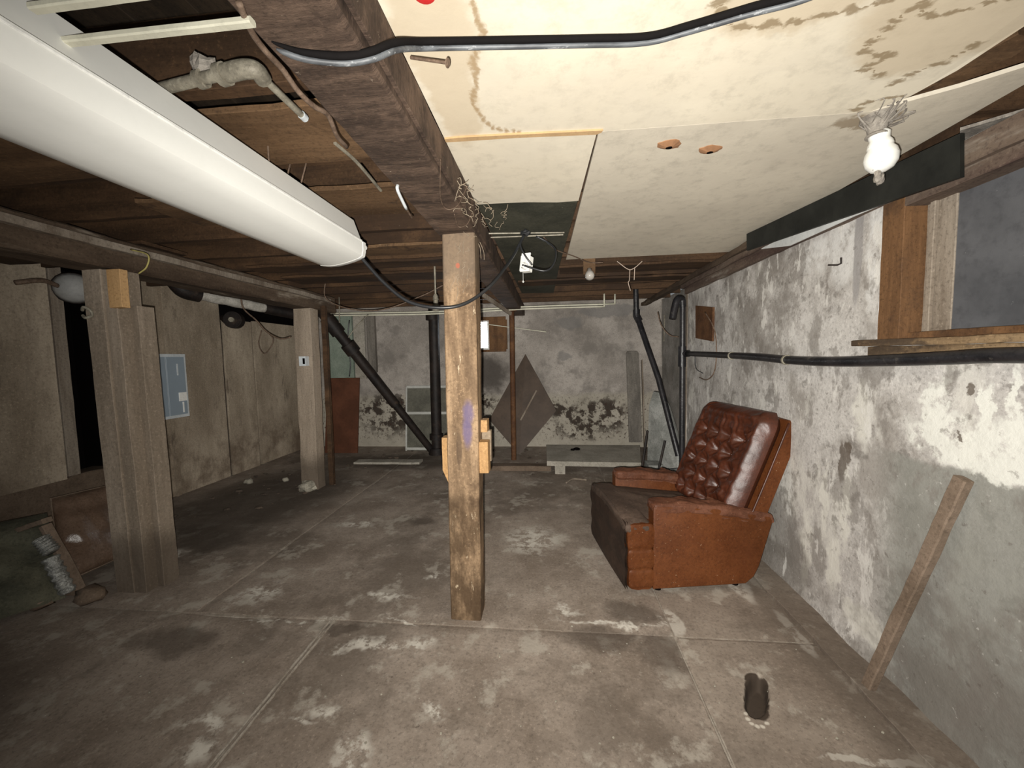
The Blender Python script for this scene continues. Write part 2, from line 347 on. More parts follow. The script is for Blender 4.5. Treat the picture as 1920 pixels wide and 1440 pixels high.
M['galv'] = grunge('galvanised_pipe', (.20, .18, .14), (.36, .33, .26), sc=14, rough=.55, metal=.2, bump=.25)
M['nail'] = grunge('rusty_nail', (.10, .065, .045), (.2, .14, .10), sc=30, rough=.7)
M['cord'] = plain('black_cord_rubber', (.022, .023, .025), rough=.35, spec=.6)
M['cable_shade'] = plain('cable_shadow_black', (.008, .007, .007), rough=.9, spec=.1)  # matte black for the modelled shadow of the ceiling cable
M['cable'] = grunge('grey_black_cable', (.05, .053, .058), (.14, .15, .16), sc=40, stretch=(.15, 1, 1), rough=.5, spec=.6, bump=.1, layers=[dict(noise=(60, .60, .64), stretch=(.25, 1, 1), color=(.45, .46, .47), amt=.6)])
M['brown_board'] = grunge('dark_hardboard', (.055, .038, .027), (.085, .058, .041), sc=3, rough=.6, bump=.1)
M['red_board'] = grunge('red_brown_board', (.07, .025, .012), (.11, .04, .02), sc=3, rough=.6, bump=.1)
M['greyplank'] = wood('grey_plank', (.10, .09, .078), (.2, .18, .155), 2)
M['slab'] = grunge('pale_slab', (.26, .24, .2), (.38, .35, .30), sc=4, rough=.9, layers=[dict(noise=(12, .58, .7), color=(.1, .085, .07), amt=.6)])
M['sheet'] = grunge('green_grey_sheet', (.17, .175, .16), (.36, .36, .34), sc=3.2, rough=.9, bump=.5, bsc=14, bdist=.01)
M['framewhite'] = plain('dusty_white_frame', (.42, .42, .39))
M['mesh'] = grunge('screen_mesh', (.085, .082, .066), (.13, .125, .10), sc=9, rough=.9)
M['daylight'] = plain('daylight', (.88, .95, 1), emit=5)
M['metalpanel'] = plain('grey_blue_enamel', (.27, .33, .385), rough=.45, spec=.5, bump=.03)
M['metaledge'] = plain('panel_rim', (.60, .64, .66), rough=.4)
M['insul'] = grunge('pipe_insulation', (.34, .32, .28), (.52, .49, .44), sc=16, rough=.95, bump=.7, bsc=40)
M['bulb'] = grunge('white_glass_bulb', (.78, .78, .73), (.88, .88, .84), sc=10, rough=.35, spec=.6, bump=.05, layers=[dict(noise=(34, .61, .67), color=(.2, .17, .15), amt=.7)])
M['lint'] = grunge('dust_lint', (.18, .16, .14), (.33, .30, .26), sc=20, rough=1)
M['web'] = plain('cobweb_fibres', (.33, .27, .20), rough=1, spec=0)
M['dustpane'] = grunge('dusty_dark_pane', (.062, .064, .07), (.105, .107, .115), sc=3, rough=.55, bump=.1, layers=[dict(noise=(40, .69, .74), color=(.5, .5, .5), amt=.6)])
M['winframe'] = wood('window_timber', (.075, .037, .017), (.165, .085, .038), 2, layers=[dict(noise=(6, .5, .7), color=(.05, .03, .02), amt=.6)])
M['dustwood'] = wood('dusty_timber', (.15, .115, .085), (.30, .255, .205), 2)
M['sill'] = wood('sill_timber', (.10, .062, .034), (.36, .25, .14), 1, layers=[dict(noise=(8, .5, .62), stretch=(1, .4, 1), color=(.05, .035, .025), amt=.8)])
M['purple_dark'] = wood('top_plate_wood', (.06, .035, .03), (.16, .12, .09), 1, layers=[dict(noise=(6, .55, .68), stretch=(1, .2, 1), color=(.36, .32, .27), amt=.6)])
M['whiteboard'] = plain('white_board', (.66, .67, .65), rough=.7)
M['ductblk'] = grunge('black_board', (.008, .009, .008), (.02, .021, .018), sc=4, rough=.6, bump=.1)
M['string'] = plain('pale_string', (.5, .4, .33))
M['yellow'] = plain('yellow_wire', (.42, .36, .12))
M['red'] = plain('red_plastic', (.62, .03, .03), rough=.5)
def leather(name, a, b, rough, layers=(), bump=.35):
    return grunge(name, a, b, sc=6, rough=rough, spec=.55 if name in ('brown_leather', 'brown_vinyl') else .22, bump=bump, bsc=24, bdist=.006, layers=layers)
dust = dict(noise=(70, .64, .70), color=(.42, .27, .16), amt=.5)
M['leather'] = leather('brown_leather', (.045, .012, .005), (.085, .022, .009), .42, [dict(noise=(5, .55, .7), color=(.06, .018, .008), amt=.6)])
M['leather_s'] = leather('tan_leather', (.086, .025, .0065), (.125, .040, .012), .55, [dust, dict(noise=(2.5, .5, .68), color=(.10, .03, .01), amt=.5)], .25)
M['leather_a'] = leather('worn_leather_arm', (.085, .032, .017), (.15, .062, .036), .5, [dust], .5)
M['leather_f'] = leather('dusty_leather_seat', (.065, .044, .033), (.105, .072, .054), .75, [dict(noise=(60, .64, .70), color=(.3, .25, .2), amt=.4)], .3)
M['leather_d'] = leather('dark_leather_front', (.032, .02, .015), (.06, .037, .026), .6, [], .3)
M['vinyl'] = leather('brown_vinyl', (.12, .075, .05), (.18, .12, .085), .22, [dict(noise=(3, .5, .7), color=(.09, .06, .045), amt=.6)], .6)
M['foil'] = grunge('crinkled_foil', (.26, .26, .24), (.5, .5, .47), sc=20, rough=.35, metal=.6, bump=1, bsc=22, bdist=.02)
M['olive'] = grunge('olive_drab_cloth', (.06, .06, .042), (.12, .115, .08), sc=4, rough=.9, bump=.6, bsc=10, bdist=.02)
M['cardb'] = grunge('dusty_brown_wood', (.14, .10, .07), (.23, .17, .125), sc=4, rough=.85)
M['stone'] = grunge('pale_stone', (.22, .20, .16), (.4, .37, .3), sc=12, rough=.95)

# ================================================================== SETTING
LX, RX, BY, CZ = -3.95, 1.40, 5.9, 2.16
JB = CZ+.012                                # underside of the joists
# ---- floor: concrete slabs with open seams
floor = struct('floor')
mb = MB(); mb.box(-4.05, 1.9, -1.2, 6.1, -.3, -.13); link('soil_bed', mb, M['dirt'], floor)
def slab(x0, x1, y0, y1, mat, d=.022, dz=0., holes=False):
    nx, ny = max(2, int((x1-x0)/d)), max(2, int((y1-y0)/d)); mb = MB()
    def f(u, v):
        x, y = x0+(x1-x0)*u, y0+(y1-y0)*v
        z = dz+.006*noise.noise(V((x*1.3, y*1.3, 0)))+.0015*noise.noise(V((x*9, y*9, 2)))
        if holes:
            dx, dy = x-hole_c.x, y-hole_c.y; det = .053*.0035-.1035*.048
            qa, qb = (dx*.0035-dy*.048)/det, (.053*dy-.1035*dx)/det
            q = math.hypot(qa, qb)+.06*noise.noise(V((x*40, y*40, 0))); z -= .06*max(0, min(1, (1.02-q)/.22))
        e = min(x-x0, x1-x, y-y0, y1-y)
        if e < .012: z -= .006
        return V((x, y, z))
    mb.grid(f, nx, ny)
    for (a, b) in (((x0, y0), (x1, y0)), ((x1, y0), (x1, y1)), ((x1, y1), (x0, y1)), ((x0, y1), (x0, y0))):
        mb.add([(*a, dz-.003), (*b, dz-.003), (*b, dz-.06), (*a, dz-.06)], [(0, 3, 2, 1)])
    return link('slab', mb, mat, floor, smooth=True)
g = .005
slab(-4.0, -1.18-g, -1.2, 1.885-g, M['floor'], .05)
slab(-1.18+g, .60-g, -1.2, 1.885-g, M['floor'], .03, .003)
slab(.60+g, 1.43, .9, 1.885-g, M['floor_r'], .0065, 0, True); slab(.60+g, 1.43, -1.2, .9-g, M['floor_r'], .05)
slab(-4.0, -2.015-g, 1.885+g, 5.95, M['floor'], .05)
slab(-2.015+g, .60-g, 1.885+g, 5.95, M['floor'], .05, .002)
slab(.60+g, 1.75, 1.885+g, 5.95, M['floor_r'], .05)
mb = MB()
for a, b in (((-1.18, -1.2), (-1.18, 1.885)), ((-4, 1.885), (1.43, 1.885)), ((-2.015, 1.885), (-2.015, 5.9)), ((.6, -1.2), (.6, 5.0))):
    mb.beam((*a, -.012), (*b, -.012), .03, .012, seg=30, rough=.003)
link('seam_filler', mb, M['mortar'], floor)
for dx, wd in ((-.012, .010), (.010, .007)):    # twin ridges of mortar standing along the near seam
    mb = MB(); mb.beam((-1.18+dx, -1.0, .004), (-1.18+dx, 1.88, .004), wd, .010, seg=90, rough=.0035); link('seam_ridge', mb, M['mortar'], floor)
# ---- right wall with window opening
WY0, WY1, WZ0, WZ1 = .55, 1.785, 1.435, 1.985
wr = struct('wall_right')
def wallx(x0, y0, y1, z0, z1, d, amp, skip=None):
    mb = MB(); nu, nv = int((y1-y0)/d), int((z1-z0)/d)
    def f(u, v):
        y, z = y0+(y1-y0)*u, z0+(z1-z0)*v; n = noise.noise(V((3, y*1.6, z*1.2)))*amp+noise.noise(V((8, y*6, z*5)))*amp*.35
        lo = max(0, .12-z)*.12*(1+noise.noise(V((1, y*4, 0))))
        return V((x0+n-lo, y, z))
    mb.grid(f, nu, nv, skip and (lambda u, v: skip(y0+(y1-y0)*u, z0+(z1-z0)*v))); return mb
mb = wallx(RX, -1.2, 4.08, -.1, 2.10, .04, .010, lambda y, z: WY0 < y < WY1 and WZ0 < z < WZ1)
mb.add([(RX, 4.08, -.1), (RX+.3, 4.08, -.1), (RX+.3, 4.08, 2.1), (RX, 4.08, 2.1)], [(0, 1, 2, 3)])
mb.box(RX+.02, RX+.3, 1.80, 4.07, -.1, 2.09); mb.box(RX+.02, RX+.3, -1.2, .54, -.1, 2.09); mb.box(RX+.02, RX+.3, .5, 1.82, -.1, 1.41)
link('plaster_face', mb, M['wall_r'], wr, smooth=True)
mb = MB(); mb.box(RX-.03, RX+.12, -1.2, 4.1, 2.0, 2.085, seg=60, rough=.006); link('top_plate', mb, M['purple_dark'], wr, 'dark timber plate on top of the wall')
mb = MB(); mb.box(RX+.14, RX+.19, -1.2, 4.1, 2.0, 2.5, seg=40, rough=.004); link('rim_joist', mb, M['joist'], wr)
mb = MB(); mb.box(RX-.05, RX+.02, 2.45, 4.15, 2.06, 2.10, seg=30, rough=.006); link('batten', mb, M['purple_dark'], wr)
mb = MB(); mb.box(RX-.065, RX+.02, 2.3, 5.8, 2.105, 2.15, seg=40, rough=.008); link('batten', mb, M['beam_l'], wr)
mb = MB(); mb.box(RX-.155, RX-.0, -1.2, 2.6, -.01, .022, seg=70, rough=.008); link('footing_strip', mb, M['floor_r'], wr)
mb = wallx(1.66, 4.06, 5.9, -.1, 2.2, .06, .015); mb.box(1.68, 1.8, 4.06, 5.9, -.1, 2.2); struct('wall_right_far', mb, M['wall_r2'], smooth=True)
mb = MB(); mb.box(RX-.005, RX+.04, 4.082, 4.14, 0, 2.08, seg=20, rough=.004); link('corner_board', mb, M['dustwood'], wr)
# ---- back wall with window opening
mb = MB(); d = .05
bx0, bx1 = -1.30, -.915; bz0, bz1 = 1.54, 1.97
def fb(u, v):
    x, z = LX-.05+(1.8-LX)*u, -.1+2.5*v
    return V((x, BY+.012*noise.noise(V((x*1.5, 5, z*1.5))), z))
nu, nv = int((1.8-LX)/d), int(2.5/d)
mb.grid(fb, nu, nv, lambda u, v: bx0 < LX-.05+(1.8-LX)*u < bx1 and bz0 < -.1+2.5*v < bz1)
mb.f = [tuple(reversed(f)) for f in mb.f]
struct('wall_back', mb, M['wall_b'], smooth=True)
w2 = struct('window_2', loc=(-1.1, BY, bz0))
mb = MB()
mb.box(bx0-.03, bx1+.26, BY-.05, BY-.02, bz0-.055, bz0-.02); mb.box(bx0-.04, bx0, BY-.03, BY+.2, bz0-.02, bz1); mb.box(bx0-.04, bx1+.26, BY-.04, BY-.015, bz1, bz1+.05)
link('window_frame', mb, M['winframe'], w2)
mb = MB(); mb.box(bx1, bx1+.28, BY-.045, BY-.02, bz0-.02, bz1); link('cover_board', mb, M['winframe'], w2, 'dark brown board beside the bright pane')
mb = MB(); mb.box(bx0, bx1-.03, BY+.10, BY+.105, bz0, bz1); link('pane', mb, M['daylight'], w2, 'pane glowing with white daylight')
mb = MB(); mb.box(bx1-.035, bx1-.005, BY+.02, BY+.06, bz0, bz1); mb.box(bx0, bx1, BY-.03, BY+.1, bz0-.02, bz0+.004); link('sash', mb, M['whiteboard'], w2, 'white sash edge')
# ---- left wall: plywood sheets over a low stem wall
wlft = struct('wall_left')
def sheet(y0, y1, z0, z1, x=LX, mat=M['ply']):
    mb = MB(); nu, nv = max(2, int((y1-y0)/.08)), 24
    f = lambda dx: (lambda u, v: V((x+dx+.006*noise.noise(V((y0, (y0+(y1-y0)*u)*3, v*3))), y0+(y1-y0)*u, z0+(z1-z0)*v)))
    mb.grid(f(0), nu, nv); mb.box(x-.03, x-.008, y0+.002, y1-.002, z0+.002, z1-.002)
    return link('plywood_sheet', mb, mat, wlft, smooth=True)
sheet(-1.2, 1.1, .49, 2.3, LX+.02); sheet(1.1, 2.2, .48, 2.3, LX+.01); sheet(2.205, 2.70, .48, 2.3, LX+.03)
sheet(3.03, 3.62, -.02, 2.3); sheet(3.625, 4.30, -.02, 2.3, LX+.01); sheet(4.335, 4.78, -.02, 1.93, LX+.015); sheet(4.83, 5.9, -.02, 1.95)
mb = MB(); mb.box(LX-.02, LX+.035, 2.71, 2.79, .5, 2.3, seg=12, rough=.003); link('stud', mb, M['dustwood'], wlft)
mb = MB(); mb.box(LX+.0, LX+.03, 3.60, 3.65, 0, 2.3, seg=12, rough=.003); link('batten', mb, M['ply'], wlft)
mb = MB(); mb.box(LX-.2, LX+.02, -1.2, 3.05, -.05, .49, seg=50, rough=.012, ch=.01); link('stem_wall', mb, M['stem'], wlft)
mb = MB(); mb.box(LX-.7, LX-.62, 2.5, 3.3, .3, 2.35); mb.box(LX-.7, LX-.03, 2.4, 2.5, .3, 2.35); mb.box(LX-.7, LX-.03, 3.3, 3.4, .3, 2.35); mb.box(LX-.7, LX-.03, 2.4, 3.4, 2.3, 2.35); mb.box(LX-.7, LX-.2, 2.4, 3.4, .3, .35)
link('dark_recess', mb, M['black'], wlft)
mb = MB(); mb.box(LX-.12, LX-.06, 4.2, 5.9, 1.7, 2.35); link('dark_gap', mb, M['black'], wlft)
mb = MB(); mb.box(LX-.16, LX-.13, 3.4, 6.0, -.1, 2.4); link('added_backing', mb, M['dirt'], wlft)  # added dark board, blocks world light leaking between the sheets

# ---- ceiling
ceil = struct('ceiling')
x = -4.1; i = 0
while x < 1.75:
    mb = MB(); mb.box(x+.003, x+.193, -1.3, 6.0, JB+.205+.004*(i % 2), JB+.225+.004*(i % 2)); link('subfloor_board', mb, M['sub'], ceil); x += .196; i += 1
y = -.95
while y < 5.95:
    if not (.3 < y < .5):
        mb = MB(); mb.box(-4.0, -.47, y-.022, y+.022, JB, JB+.2, seg=24, rough=.004); link('joist', mb, M['joist'], ceil)
        mb = MB(); mb.box(-.455, 1.66, y-.022, y+.022, JB, JB+.2, seg=16, rough=.004); link('joist', mb, M['joist'], ceil)
    y += .405
for (x0, x1, y0, y1, z, mt) in ((-2.45, -.57, 1.12, 1.43, JB-.013, 'plank'), (-1.9, -.57, 1.66, 1.98, JB-.013, 'plank'), (-1.7, -.57, 2.52, 2.72, JB-.013, 'plank'), (-2.4, -.57, 2.9, 3.1, JB-.013, 'joist'), (-2.4, -.6, 3.3, 3.6, JB-.013, 'joist'),
        (-4.0, -2.5, 2.2, 2.5, JB-.013, 'joist'), (.1, 1.38, 3.35, 3.62, JB-.013, 'joist'), (-.3, 1.38, 3.9, 4.12, JB-.013, 'joist')):
    mb = MB(); mb.box(x0, x1, y0, y1, z-.012, z+.008, seg=24, rough=.006); link('plank', mb, M[mt], ceil)
def cpanel(poly, mat, z=CZ, t=.012, label=None, sag=.006):
    # flat board cut to the outline, with a gentle sag
    mb = MB(); mb.prism([(px, py, z+sag*noise.noise(V((px*2, py*2, 1)))) for px, py in poly], (0, 0, t)); return link('ceiling_panel', mb, mat, ceil, label)
p1 = W(1650, 215, Z=CZ)
cpanel([(-.352, -1.2), (1.02, -1.2), (1.16, .7), (1.14, 1.0), (1.12, 1.22), (1.09, 1.32), (1.03, 1.3895), (.175, 1.3895), (-.352, 1.362)], M['panel'], label='stained cream board nearest the camera')
cpanel([(-.352, 1.368), (.172, 1.392), (.152, 1.965), (.05, 1.975), (-.1, 1.955), (-.25, 1.95), (-.352, 1.95)], M['panel'])
mb = MB(); mb.prism([(-.35, 1.352, CZ-.007), (-.30, 1.349, CZ-.007), (-.1, 1.358, CZ-.006), (.19, 1.374, CZ-.006), (.186, 1.386, CZ-.006), (.17, 1.396, CZ-.006), (-.1, 1.379, CZ-.006), (-.35, 1.372, CZ-.007)], (0, 0, .006)); link('seam_strip', mb, M['tearl'], ceil, 'orange-tan paper strip along the open seam')
cpanel([(.178, 1.391), (1.03, 1.391), (1.2, 1.30), (1.34, 1.2), (1.38, 1.28), (1.38, 3.12), (.142, 3.13)], M['panel2'], label='cream board with two torn holes')
cpanel([(-.352, 1.90), (.148, 1.985), (.10, 3.2), (.06, 4.7), (-.32, 4.7), (-.34, 3.0)], M['green'], z=CZ+.002, label='dark green board')
# ---- main beam and side beam
mb = MB(); mb.box(-.548, -.362, -1.2, 5.85, 2.02, JB-.001, seg=160, rough=.005, ch=.008); struct('trim_1', mb, M['beam'], loc=(-.455, 2, 2.02), label='rough-sawn main ceiling beam')
mb = MB(); mb.box(-.363, -.350, -1.2, 2.4, 2.045, 2.155, seg=60, rough=.003); struct('trim_2', mb, M['beam'], loc=(-.356, 2, 2.045), label='board along the right face of the main beam')
mb = MB(); mb.box(-2.72, -2.50, -1.2, 4.35, 1.955, 2.14, seg=90, rough=.008, ch=.01)
struct('trim_3', mb, M['beam_l'], loc=(-2.6, 2, 1.955), label='built-up side beam over the left posts')
mb = MB(); mb.box(-2.50, -2.46, .2, 4.2, 2.06, 2.10, seg=60, rough=.007); struct('trim_4', mb, M['dustwood'], loc=(-2.48, 2, 2.06), label='dusty ledger strip on the side beam')
# ---- right window
w1 = struct('window_1', loc=(RX, 1.2, WZ0))
mb = MB(); mb.box(RX-.012, RX+.15, WY1-.10, WY1, WZ0, WZ1+.01, seg=12, rough=.003); link('window_frame', mb, M['winframe'], w1); mb = MB(); mb.box(RX-.01, RX+.15, WY0, WY1, WZ1-.03, WZ1+.03, seg=24, rough=.004); link('window_header', mb, M['purple_dark'], w1)
mb = MB(); mb.box(RX+.07, RX+.10, WY1-.21, WY1-.10, WZ0, WZ1, seg=10, rough=.002); link('jamb_board', mb, M['dustwood'], w1)
mb = MB(); mb.box(RX+.055, RX+.07, WY1-.145, WY1-.125, WZ0, WZ1, seg=10, rough=.002); link('stop_bead', mb, M['dustwood'], w1)
mb = MB(); mb.box(RX-.045, RX+.16, WY0-.02, WY1+.09, WZ0-.02, WZ0+.006, seg=40, rough=.004); link('window_sill', mb, M['sill'], w1)
mb = MB(); mb.box(RX-.012, RX+.05, WY0-.02, WY1+.05, WZ0-.06, WZ0-.022, seg=40, rough=.004); link('sill_apron', mb, M['sill'], w1)
mb = MB(); mb.box(RX+.075, RX+.09, WY0, WY1-.20, WZ0, WZ1); link('pane', mb, M['dustpane'], w1, 'dark dusty pane')
mb = MB(); mb.box(RX+.02, RX+.075, WY0, WY1-.1, WZ0, WZ0+.03, seg=30, rough=.003); link('sash_rail', mb, M['winframe'], w1)

# ================================================================== POSTS
t = thing('support_post', 'tall weathered wooden post with purple paint mark in the middle of the room', 'post', (-.457, 1.985, 0))
mb = MB(); mb.beam((-.462, 1.99, .0), (-.444, 1.99, 2.02), .165, .13, (0, 1, 0), seg=60, rough=.0028, ch=.006); link('shaft', mb, M['post'], t)
b0 = W(842, 1100, Y=1.9)
mb = MB(); mb.box(-.55, -.325, 2.062, 2.10, .83, 1.00, seg=8, rough=.003); link('cleat', mb, M['block'], t, 'grey timber cleat nailed behind the post')
for (x0, x1, y0, z0, z1) in ((-.582, -.548, 1.99, .80, .975), (-.373, -.325, 1.95, .795, .96), (-.372, -.337, 2.02, 1.0, 1.065)):
    mb = MB(); mb.box(x0, x1, y0, y0+.07, z0, z1, seg=6, rough=.002); link('wood_block', mb, M['fresh'], t, 'orange fresh-cut end of a block')
mb = MB(); mb.prism([(-.582, 1.99, .80), (-.548, 1.99, .80), (-.548, 1.99, .72)], (0, .07, 0)); link('splinter', mb, M['fresh'], t)
tl = thing('support_post', 'wide grey post on the left with an orange shim at its top', 'post', (-2.56, 2.1, 0))
mb = MB(); mb.beam((-2.61, 2.07, -.005), (-2.64, 2.07, 1.955), .12, .1, (0, 1, 0), seg=30, rough=.003); link('plank', mb, M['post_l'], tl)
mb = MB(); mb.beam((-2.515, 2.10, -.005), (-2.545, 2.10, 1.955), .085, .14, (0, 1, 0), seg=30, rough=.003); link('plank', mb, M['post_l'], tl)
mb = MB(); mb.beam((-2.455, 2.15, -.005), (-2.475, 2.15, 1.75), .05, .10, (0, 1, 0), seg=30, rough=.003); link('plank', mb, M['post_l'], tl)
mb = MB(); mb.box(-2.515, -2.43, 2.0, 2.045, 1.73, 1.945, seg=6, rough=.002); link('shim', mb, M['fresh'], tl, 'orange pine shim')
mb = MB(); mb.tube([(-2.69, 2.0, 1.72), (-2.66, 1.985, 1.735), (-2.63, 1.99, 1.72), (-2.63, 2.0, 1.69), (-2.66, 1.99, 1.675), (-2.69, 2.0, 1.69)], .008); link('hook', mb, M['galv'], tl)
t2 = thing('support_post', 'farther left post with a small switch box on its face', 'post', (-2.6, 3.93, 0))
mb = MB(); mb.beam((-2.62, 3.94, 0), (-2.60, 3.94, 1.955), .19, .14, (0, 1, 0), seg=30, rough=.005); link('shaft', mb, M['post_l'], t2)
mb = MB(); mb.beam((-2.47, 4.05, 0), (-2.46, 4.05, 2.0), .05, .05, (0, 1, 0), seg=30, rough=.004); link('stud', mb, M['joist'], t2)
mb = MB(); mb.rock((-2.62, 3.83, .045), (.09, .07, .07), 3); link('base_rubble', mb, M['stone'], t2)
t = thing('switch_box', 'small grey switch box on the farther left post', 'switch', W(573, 677, Y=3.86))
c = on(573, 677, Y=3.86); mb = MB(); mb.box(c.x-.035, c.x+.035, 3.80, 3.868, c.z-.05, c.z+.05); link('box', mb, M['metaledge'], t)
mb = MB(); mb.box(c.x+.012, c.x+.034, 3.79, 3.80, c.z-.03, c.z+.03); link('toggle_cover', mb, M['black'], t)
t = thing('support_column', 'thin rusty steel column in front of the diamond board', 'column', (-.50, 5.13, 0))
mb = MB(); mb.tube([(-.50, 5.13, 0), (-.49, 5.13, 2.02)], .036, 14, smooth=False); link('tube', mb, M['rust'], t, smooth='auto')
mb = MB(); mb.box(-.57, -.42, 5.06, 5.2, 2.0, 2.02); link('cap_plate', mb, M['rust'], t)
mb = MB(); mb.beam((-.50, 5.1, 1.97), (-.78, 4.6, 2.15), .03, .05, seg=6, rough=.002); link('brace', mb, M['dustwood'], t)

# ================================================================== FLUORESCENT FIXTURE
t = thing('fluorescent_fixture', 'long white fluorescent strip light hanging at upper left', 'lamp', (-1.0, .8, 1.85))
a0, a1 = -.62, 1.80
prof = [(-.155, .078), (-.160, .02), (-.158, -.008), (-.146, -.018), (-.11, -.022), (-.07, -.020), (-.03, -.013), (.01, -.003), (.045, .008), (.060, .018), (.066, .04), (.067, .082)]
ox, oz = -.932, 1.872
def ringp(y, s=1, dz=0): return [V((ox-.06+(px+.06)*s, y, oz+dz+.03+(pz-.03)*s)) for px, pz in prof]
mb = MB(); rings = []
N = 60
for i in range(N+1):
    rings.append(ringp(a0+(a1-.03-a0)*i/N))
mb.loft(rings); link('diffuser', mb, M['white'], t, 'white curved diffuser', smooth='auto')
mb = MB(); mb.loft([ringp(a1-.03, 1.015), ringp(a1-.004, 1.015), ringp(a1, .96)]); link('end_cap', mb, M['cap'], t, smooth='auto')
mb = MB(); mb.loft([ringp(a0-.02, .96), ringp(a0, 1.015), ringp(a0+.02, 1.015)]); link('end_cap', mb, M['cap'], t, smooth='auto')
mb = MB(); mb.prism([(ox-.150, a0, oz+.079), (ox+.058, a0, oz+.083), (ox+.022, a0, oz+.186), (ox-.10, a0, oz+.186)], (0, a1-.02-a0, 0)); link('channel', mb, M['white'], t)
mb = MB(); mb.box(ox+.055, ox+.070, a0, a1-.04, oz+.080, oz+.088); link('channel_lip', mb, M['cap'], t)
mb = MB(); mb.lathe((ox+.055, a1-.005, oz+.065), (0, 1, 0), [(0, .014), (.014, .014), (.02, .008)], 12); link('lamp_socket', mb, M['cap'], t, smooth='auto')
for yy in (.2, 1.3):
    mb = MB(); mb.tube([(ox-.03, yy, oz+.18), (ox-.03, yy, JB)], .003, smooth=False); link('hanger_wire', mb, M['nail'], t)
cordp = [W(680, 486, Y=1.79), W(720, 530, Y=1.80), W(765, 565, Y=1.81), W(820, 577, Y=1.82), W(870, 570, Y=1.86), W(915, 540, Y=1.95), W(945, 505, Y=2.1), W(965, 475, Y=2.25), W(983, 440, Y=2.3)]
mb = MB(); mb.tube(cordp, .0085, 10, 8); tag(link('power_cord', mb, M['cord'], smooth=True), 'black cord sagging from the strip light across the wooden post', 'cord')

# ================================================================== CEILING CABLE AND NAIL
cp = [W(518, 92, Z=2.010), W(535, 99, Z=2.008), W(580, 112, Z=2.004), (W(650, 118, Z=2.008)), W(700, 110, Z=2.02), W(745, 93, Z=2.06), W(800, 90, Z=2.11), W(900, 88, Z=2.125), W(1100, 84, Z=2.13), W(1210, 80, Z=2.13), W(1290, 60, Z=2.13), W(1400, 28, Z=2.13), W(1510, -2, Z=2.12), W(1640, -60, Z=2.12)]
mb = MB(); mb.tube(cp, lambda q: .0065*min(1, .3+q*7), 10, 10); 
mb2 = MB(); mb2.tube([V(q)+V((0, -.013, .004)) for q in cp], lambda q: .0072*min(1, .2+q*4), 8, 10)  # black tube beside the cable, standing in for its cast shadow
t = thing('ceiling_cable', 'black cable stapled across beam and cream ceiling boards, its shadow modelled beside it', 'cable', cp[8])
link('cable_jacket', mb, M['cable'], t, smooth=True); link('cable_shadow', mb2, M['cable_shade'], t, smooth=True)
a, b = V(W(770, 108, Z=2.10)), V(W(838, 118, Z=2.07))
mb = MB(); mb.tube([a, b], .0035, 8, smooth=False); mb.lathe(b, b-a, [(0, .004), (.0005, .0095), (.003, .0095), (.0032, .002)], 12)
tag(link('nail', mb, M['nail']), 'bent rusty nail sticking out of the main beam below the cable', 'nail')
c = on(795, -14, Z=CZ); mb = MB(); mb.lathe((c.x, c.y, CZ+.001), (0, 0, -1), [(0, .026), (.004, .024), (.006, .016)], 20)
tag(link('round_cap', mb, M['red'], smooth='auto'), 'red round cap on the cream ceiling at the top edge', 'cap')

# ================================================================== LEFT BAY PIECES
for (p, q, lb) in (((150, 10), (335, -16), 'cream painted lath nearer the top corner'), ((178, 78), (474, 46), 'cream painted lath ending at the main beam')):
    a, b = V(W(*p, Z=2.0)), V(W(*q, Z=2.0)); d = (b-a); a = a-d*.5
    mb = MB(); mb.beam(a+V((0, 0, .005)), b+V((0, 0, .005)), .016, .012, seg=10, rough=.0008); tag(link('lath', mb, M['cream']), lb, 'lath')
t = thing('water_pipe', 'short galvanised pipe with elbow under the joists', 'pipe', W(400, 145, Z=2.1))
P = lambda x, y, z=2.09: V(W(x, y, Z=z))
mb = MB(); mb.tube([P(290, 170), P(420, 138), P(470, 132), P(487, 137)], .0135, 10); link('pipe', mb, M['galv'], t, smooth=True)
mb = MB(); mb.tube([P(415, 140), P(455, 130), P(480, 132), P(493, 148)], .02, 12); mb.tube([P(412, 141), P(424, 138)], .024, 12, smooth=False); mb.tube([P(372, 150), P(382, 147)], .02, 12, smooth=False); link('elbow', mb, M['galv'], t, smooth='auto')
mb = MB(); mb.tube([P(487, 140), P(565, 215)], .009, 10, smooth=False); link('branch_pipe', mb, M['galv'], t, smooth='auto')
mb = MB(); mb.tube([P(565, 215, 2.089), P(572, 222, 2.089)], .011, 10, smooth=False); link('pipe_cap', mb, M['metaledge'], t, smooth='auto')
Pw = lambda x, y, z=2.012: W(x, y, Z=z)
mb = MB(); mb.tube([Pw(448, 5, 2.01), Pw(458, 30, 2.01), Pw(475, 65, 2.01), Pw(500, 98, 2.01), Pw(530, 130, 2.01), Pw(560, 172, 2.0), Pw(590, 200, 2.0), Pw(615, 216, 2.01), Pw(632, 255, 2.0), Pw(650, 275, 2.01)], .006, 8)
tag(link('cable', mb, M['nail'], smooth=True), 'dusty brown cable stapled along the left edge of the main beam', 'cable')
mb = MB(); mb.tube([Pw(628, 268, 2.142), Pw(670, 305, 2.142), Pw(714, 357, 2.142)], .0065, 8); tag(link('rod', mb, M['galv']), 'thin grey rod under the planks beside the main beam', 'rod')
for a, b, lb in (((549, 245), (540, 325), 'shorter thin wire hanging behind the strip light'), ((583, 235), (565, 342), 'longer thin wire hanging behind the strip light')):
    p, q = V(W(*a, Y=1.5)), V(W(*b, Y=1.45)); mb = MB(); mb.tube([p, (p+q)/2+V((.008, 0, 0)), q], .003, 6); tag(link('wire', mb, M['nail']), lb, 'wire')
c1, c2 = V(W(746, 358, Z=2.0)), V(W(762, 392, Z=1.97))
